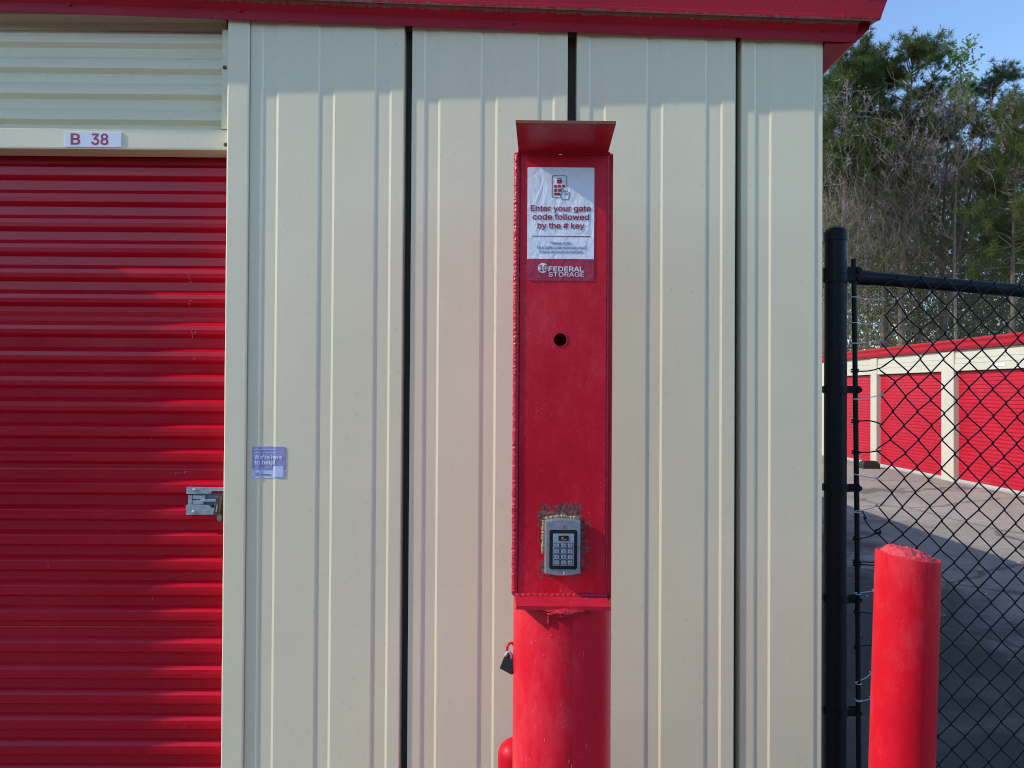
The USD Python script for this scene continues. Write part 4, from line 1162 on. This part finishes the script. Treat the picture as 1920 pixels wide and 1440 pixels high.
def pine(label, px, depth, top_py, seed, crown=.45, spread=2.4, mat_='needles', r=.16, lean=(0, 0), nb=34, tufts=5, bark='bark', group=None, k=26, length=.34, width=.013, dead=26):
    rg = np.random.default_rng(seed)
    Y = depth - 1.85
    tp_ = P(px, top_py, Y)
    base = np.array([tp_[0] - lean[0], Y - lean[1], 0.0]); H = tp_[2]
    tr = thing('pine_tree', label, 'tree', base, group)
    t = np.linspace(0, 1, 14)
    wob = np.cumsum(rg.normal(0, .05, (14, 2)), 0); wob -= wob[0]
    pts = np.stack([base[0] + lean[0] * t ** 1.5 + wob[:, 0] * (1 - t), base[1] + lean[1] * t ** 1.5 + wob[:, 1] * (1 - t), t * (H - .35)], 1)
    part(tr, 'trunk', tube(pts, r * (1 - .86 * t) , 9), bark, smooth=50)
    at = lambda q: np.array([np.interp(q, t, pts[:, i]) for i in range(3)])
    hs = np.sort(1 - (1 - crown) * rg.uniform(0.0, 1, nb) ** 1.05)
    st_, dr__, ln_ = [], [], []
    for h_ in hs:
        u = (h_ - crown) / (1 - crown)
        az = rg.uniform(0, 2 * np.pi)
        l_ = spread * (.35 + .75 * math.sin(math.pi * min(1, .25 + .60 * u)) ** .8) * rg.uniform(.55, 1.15) * (1 if u < .85 else .7)
        st_.append(at(h_)); dr__.append((math.cos(az), math.sin(az), .15 + .55 * u)); ln_.append(l_)
    st_, dr__, ln_ = np.array(st_), np.array(dr__), np.array(ln_)
    dr__ /= np.linalg.norm(dr__, axis=1, keepdims=True)
    bv, bf, bp = strands(st_, dr__, ln_, np.full(nb, r * .22), rg, 6, .16, -.03)
    # side twigs
    s2, d2 = [], []
    for b__ in range(nb):
        for _ in range(tufts):
            q_ = rg.uniform(.4, 1.0)
            s2.append([np.interp(q_ * 6, np.arange(7), bp[b__, :, i]) for i in range(3)])
            d2.append(dr__[b__] * .6 + rg.normal(size=3) * .7 + np.array([0, 0, .25]))
    s2, d2 = np.array(s2), np.array(d2); d2 /= np.linalg.norm(d2, axis=1, keepdims=True)
    tv, tf, tp2_ = strands(s2, d2, rg.uniform(.25, .75, len(s2)), np.full(len(s2), .012), rg, 3, .25)
    nd = dead
    hd = rg.uniform(.12, crown + .2, nd); az = rg.uniform(0, 2 * np.pi, nd)
    ds = np.array([at(x) for x in hd]); dd_ = np.stack([np.cos(az), np.sin(az), rg.uniform(-.1, .5, nd)], 1)
    dv, df_, _ = strands(ds, dd_ / np.linalg.norm(dd_, axis=1, keepdims=True), rg.uniform(.6, 2.2, nd), np.full(nd, .015), rg, 5, .25, .03)
    part(tr, 'branches', join([(bv, bf), (tv, tf), (dv, df_)]), 'twigs', smooth=False, kind='stuff')
    cs = np.vstack([tp2_[:, 1], tp2_[:, 2], tp2_[:, 3], bp[:, -1]]); axs = np.vstack([d2, d2, d2, dr__])
    part(tr, 'crown', join([blades(cs, axs, k, length, width, rg)]), mat_, smooth=False)
    return tr


pine('broad dark green pine at the left, its crown meeting the red eave', 1590, 33, 104, 1, .66, 2.2, 'needles', .17, (.3, 0), 60, 7)
pine('squat dense pine crown between the two tallest pines of the woods', 1648, 35, 130, 2, .68, 1.7, 'needles_dark', .17, (-.2, 0), 52, 7)
pine('tallest pine of the woods, twin-domed crown against the sky', 1712, 34, 86, 3, .66, 2.2, 'needles', .18, (.5, 0), 60, 7)
pine('dark pine at the right shoulder of the tallest pine', 1784, 36, 156, 4, .70, 1.6, 'needles_dark', .15, (.6, .2), 24, 6)
pine('thin leaning pine with a small tufted crown standing clear in the sky', 1868, 34, 146, 5, .86, 1.5, 'needles_dark', .13, (3.0, .3), 17, 5)
pine('olive green pine with a rounded crown at the right edge', 1908, 32, 206, 6, .52, 2.3, 'needles_olive', .14, (.2, 0), 58, 7)
pine('sunlit yellow-green pine cut off by the right edge', 1962, 36, 178, 7, .52, 2.3, 'needles_olive', .14, (.2, 0), 56, 7)
pine('half hidden pine just right of the building corner, low green clumps', 1556, 36, 138, 8, .60, 2.3, 'needles', .16, (.1, 0), 44, 6)
rg = np.random.default_rng(77)
bg = [(1575, 40, 330), (1602, 44, 300), (1626, 41, 280), (1652, 46, 300), (1668, 40, 260), (1690, 47, 300), (1716, 43, 290), (1739, 40, 270), (1759, 45, 240), (1780, 43, 250), (1797, 49, 300), (1817, 41, 280), (1837, 47, 300), (1858, 43, 290), (1878, 49, 280), (1890, 40, 260), (1912, 46, 280), (1932, 43, 260), (1550, 46, 300)]
for k_, (px, z_, ty_) in enumerate(bg):
    pine('slender half-bare pine trunk in the vine-tangled woods behind the far storage row', px, z_, ty_, 100 + k_, .60, 1.6, ('needles', 'needles_dark', 'needles_olive')[k_ % 3], rg.uniform(.09, .16), (rg.uniform(-.5, .5), 0), 17, 4, 'bark_grey' if k_ % 2 else 'bark', 'slender trunks in the woods', 15, .30, .013, 70)

# pale sapling with fresh leaves
Y = 33 - 1.85
tp_ = P(1799, 102, Y)
sap = thing('leafy_tree', 'pale green young-leaved treetop poking into the sky right of the tallest pine', 'tree', (tp_[0] - .3, Y, 0))
rg = np.random.default_rng(4)
t = np.linspace(0, 1, 12); pts = np.stack([tp_[0] - .3 + .3 * t + .08 * np.sin(t * 9), Y + 0 * t, t * tp_[2]], 1)
part(sap, 'trunk', tube(pts, .09 * (1 - .9 * t), 7), 'bark_grey', smooth=50)
hs = rg.uniform(.78, .99, 40); az = rg.uniform(0, 6.28, 40)
ss = np.array([[np.interp(h_, t, pts[:, i]) for i in range(3)] for h_ in hs])
dd_ = np.stack([np.cos(az), np.sin(az), rg.uniform(.8, 1.8, 40)], 1); dd_ /= np.linalg.norm(dd_, axis=1, keepdims=True)
bv, bf, bp = strands(ss, dd_, rg.uniform(.5, 1.2, 40) , np.full(40, .014), rg, 5, .15)
part(sap, 'branches', trimesh.Trimesh(bv, bf, process=False), 'twigs', smooth=False)
lc = bp[:, 1:].reshape(-1, 3); lc = np.repeat(lc, 6, 0) + rg.normal(0, .13, (len(lc) * 6, 3))
part(sap, 'crown', trimesh.Trimesh(*leaves(lc, .08, rg), process=False), 'spring_leaves', smooth=False)

# flowering vines draped over the pines
def vine(label, px0, px1, py0, py1, depth, seed, nst, nbl):
    rg = np.random.default_rng(seed)
    Y = depth - 1.85
    lo, hi = P(px0, py1, Y), P(px1, py0, Y)
    vt = thing('flowering_vine', label, 'vine', ((lo[0] + hi[0]) / 2, Y, 0))
    st_ = np.stack([rg.uniform(lo[0], hi[0], nst), Y + rg.normal(0, 1.0, nst), rg.uniform(lo[2], hi[2], nst)], 1)
    d_ = np.stack([rg.normal(0, .5, nst), rg.normal(0, .5, nst), -np.ones(nst)], 1); d_ /= np.linalg.norm(d_, axis=1, keepdims=True)
    v_, f_, pp = strands(st_, d_, rg.uniform(.6, 2.6, nst), rg.uniform(.005, .011, nst), rg, 7, .22)
    part(vt, 'stems', trimesh.Trimesh(v_, f_, process=False), 'twigs', smooth=False)
    # racemes hang in patches along the stems
    ci = rg.integers(0, nst, nbl); cj = rg.integers(0, 5, nbl)
    root = pp[ci, cj]
    keep = meshkit.noise(root * .55, seed) > .42
    root = root[keep]
    k = 9
    tt = np.tile(np.linspace(0, .34, k), len(root))[:, None]
    c = np.repeat(root, k, 0) + np.array([0, 0, -1]) * tt + rg.normal(0, 1, (len(root) * k, 3)) * (.07 * (1 - tt / .45))
    part(vt, 'blossoms', trimesh.Trimesh(*leaves(c, .042, rg), process=False), 'blossom', smooth=False)
    li = pp[rg.integers(0, nst, nst), rg.integers(0, 7, nst)] + rg.normal(0, .2, (nst, 3))
    part(vt, 'leaves', trimesh.Trimesh(*leaves(li, .07, rg), process=False), 'brush_leaves', smooth=False)


vine('lavender flowering vine hanging over the tallest pine', 1668, 1800, 160, 330, 32.5, 51, 420, 330)
vine('lavender flowering vine low on the woods just right of the building corner', 1540, 1640, 170, 420, 32, 52, 380, 200)
vine('lavender flowering vine trailing down the thin leaning pine', 1780, 1900, 180, 330, 33, 53, 330, 170)
vine('grey brown vine curtain with few flowers below the squat pine', 1620, 1720, 280, 470, 33.5, 54, 420, 90)

# undergrowth: uncountable tangle of twigs and leaves under the pines
rg = np.random.default_rng(9)


def tangle(n, px0, px1, py0, py1, d0, d1, Lr, rad, wander, updown):
    dep = rg.uniform(d0, d1, n); px = rg.uniform(px0, px1, n); py = rg.uniform(py0, py1, n)
    s_ = np.array([P(a_, b__, c - 1.85) for a_, b__, c in zip(px, py, dep)])
    d_ = np.stack([rg.normal(0, .6, n), rg.normal(0, .6, n), updown * rg.choice([-1, 1], n)], 1); d_ /= np.linalg.norm(d_, axis=1, keepdims=True)
    return strands(s_, d_, rg.uniform(*Lr, n), rg.uniform(*rad, n) * np.where(rg.random(n) < .12, 2.2, 1.0), rg, 5, wander)


p1_ = tangle(11000, 1530, 1950, 320, 690, 34, 50, (.5, 2.2), (.005, .012), .2, 1.3)
p2_ = tangle(3000, 1530, 1760, 260, 560, 33, 42, (.4, 1.6), (.005, .011), .22, 1.0)
lc = np.vstack([p1_[2][:, 1:5:2].reshape(-1, 3), p2_[2][:, 2]]); lc = lc + rg.normal(0, .25, lc.shape)
keep = meshkit.noise(lc * .6, 3) > .38
solo('undergrowth', trimesh.Trimesh(p1_[0], p1_[1], process=False) if False else join([(p1_[0], p1_[1]), (p2_[0], p2_[1])]), 'twigs', 'tangle of bare brown twigs and vines filling the woods', 'undergrowth', kind='stuff', smooth=False)
solo('undergrowth_leaves', trimesh.Trimesh(*leaves(np.repeat(lc[keep], 2, 0) + rg.normal(0, .15, (keep.sum() * 2, 3)), .075, rg), process=False), 'brush_leaves', 'scattered green and tan leaves among the twigs of the woods', 'foliage', kind='stuff', smooth=False)

# more of the same wood farther back, a dark mass between the trunks
n = 26000
dep = rg.uniform(50, 64, n); px = rg.uniform(1520, 1960, n); py = 700 - 340 * rg.uniform(0, 1, n) ** 1.25
c = np.array([P(a_, b__, d_ - 1.85) for a_, b__, d_ in zip(px, py, dep)])
keep = meshkit.fbm(c * .22, 3, 5) > .40 + .12 * np.exp(-((px - 1775) / 45.0) ** 2) * (py < 560)
solo('distant_wood', trimesh.Trimesh(*leaves(c[keep], .17, rg), process=False), 'distant_leaves', 'dark olive mass of the deeper wood seen between the trunks', 'wood', kind='stuff', smooth=False)
# green sprays on the vines and lower boughs
n = 900
dep = rg.uniform(33, 42, n); px = rg.uniform(1535, 1950, n); py = rg.uniform(190, 640, n)
c = np.array([P(a_, b__, d_ - 1.85) for a_, b__, d_ in zip(px, py, dep)])
c = c[meshkit.noise(c * .5, 17) > .52]
ax_ = rg.normal(size=c.shape); ax_[:, 2] += .6; ax_ /= np.linalg.norm(ax_, axis=1, keepdims=True)
cc = np.repeat(c, 5, 0) + rg.normal(0, .28, (len(c) * 5, 3)); aa = np.repeat(ax_, 5, 0)
solo('green_sprays', trimesh.Trimesh(*blades(cc, aa, 14, .30, .014, rg), process=False), 'needles', 'loose green sprays of needles among the vines and lower boughs', 'foliage', kind='stuff', smooth=False)

# the wood goes on round the yard: across the road behind the camera (it shows as the dark skyline mirrored in the door) and along the right
def wood_edge(n, ends, height, depth, size, seed):
    rg_ = np.random.default_rng(seed)
    ends = np.array(ends, float); seg = np.linalg.norm(np.diff(ends, axis=0), axis=1); cum = np.concatenate([[0], np.cumsum(seg)])
    t_ = rg_.uniform(0, cum[-1], n)
    xy = np.stack([np.interp(t_, cum, ends[:, 0]), np.interp(t_, cum, ends[:, 1])], 1) + rg_.uniform(-depth, depth, (n, 2)) * .5
    top = height * (.72 + .5 * meshkit.fbm(np.stack([t_ * .12, t_ * 0, t_ * 0], 1), 3, seed))
    c_ = np.column_stack([xy, rg_.uniform(0, 1, n) ** .8 * top])
    return trimesh.Trimesh(*leaves(c_, size, rg_), process=False)


solo('distant_wood', wood_edge(16000, [(-70, -44), (-20, -40), (40, -40), (62, -20), (66, 20)], 6.5, 7.0, .75, 41), 'distant_leaves', 'low dark wood round the yard on the far side of the road', 'wood', kind='stuff', smooth=False)
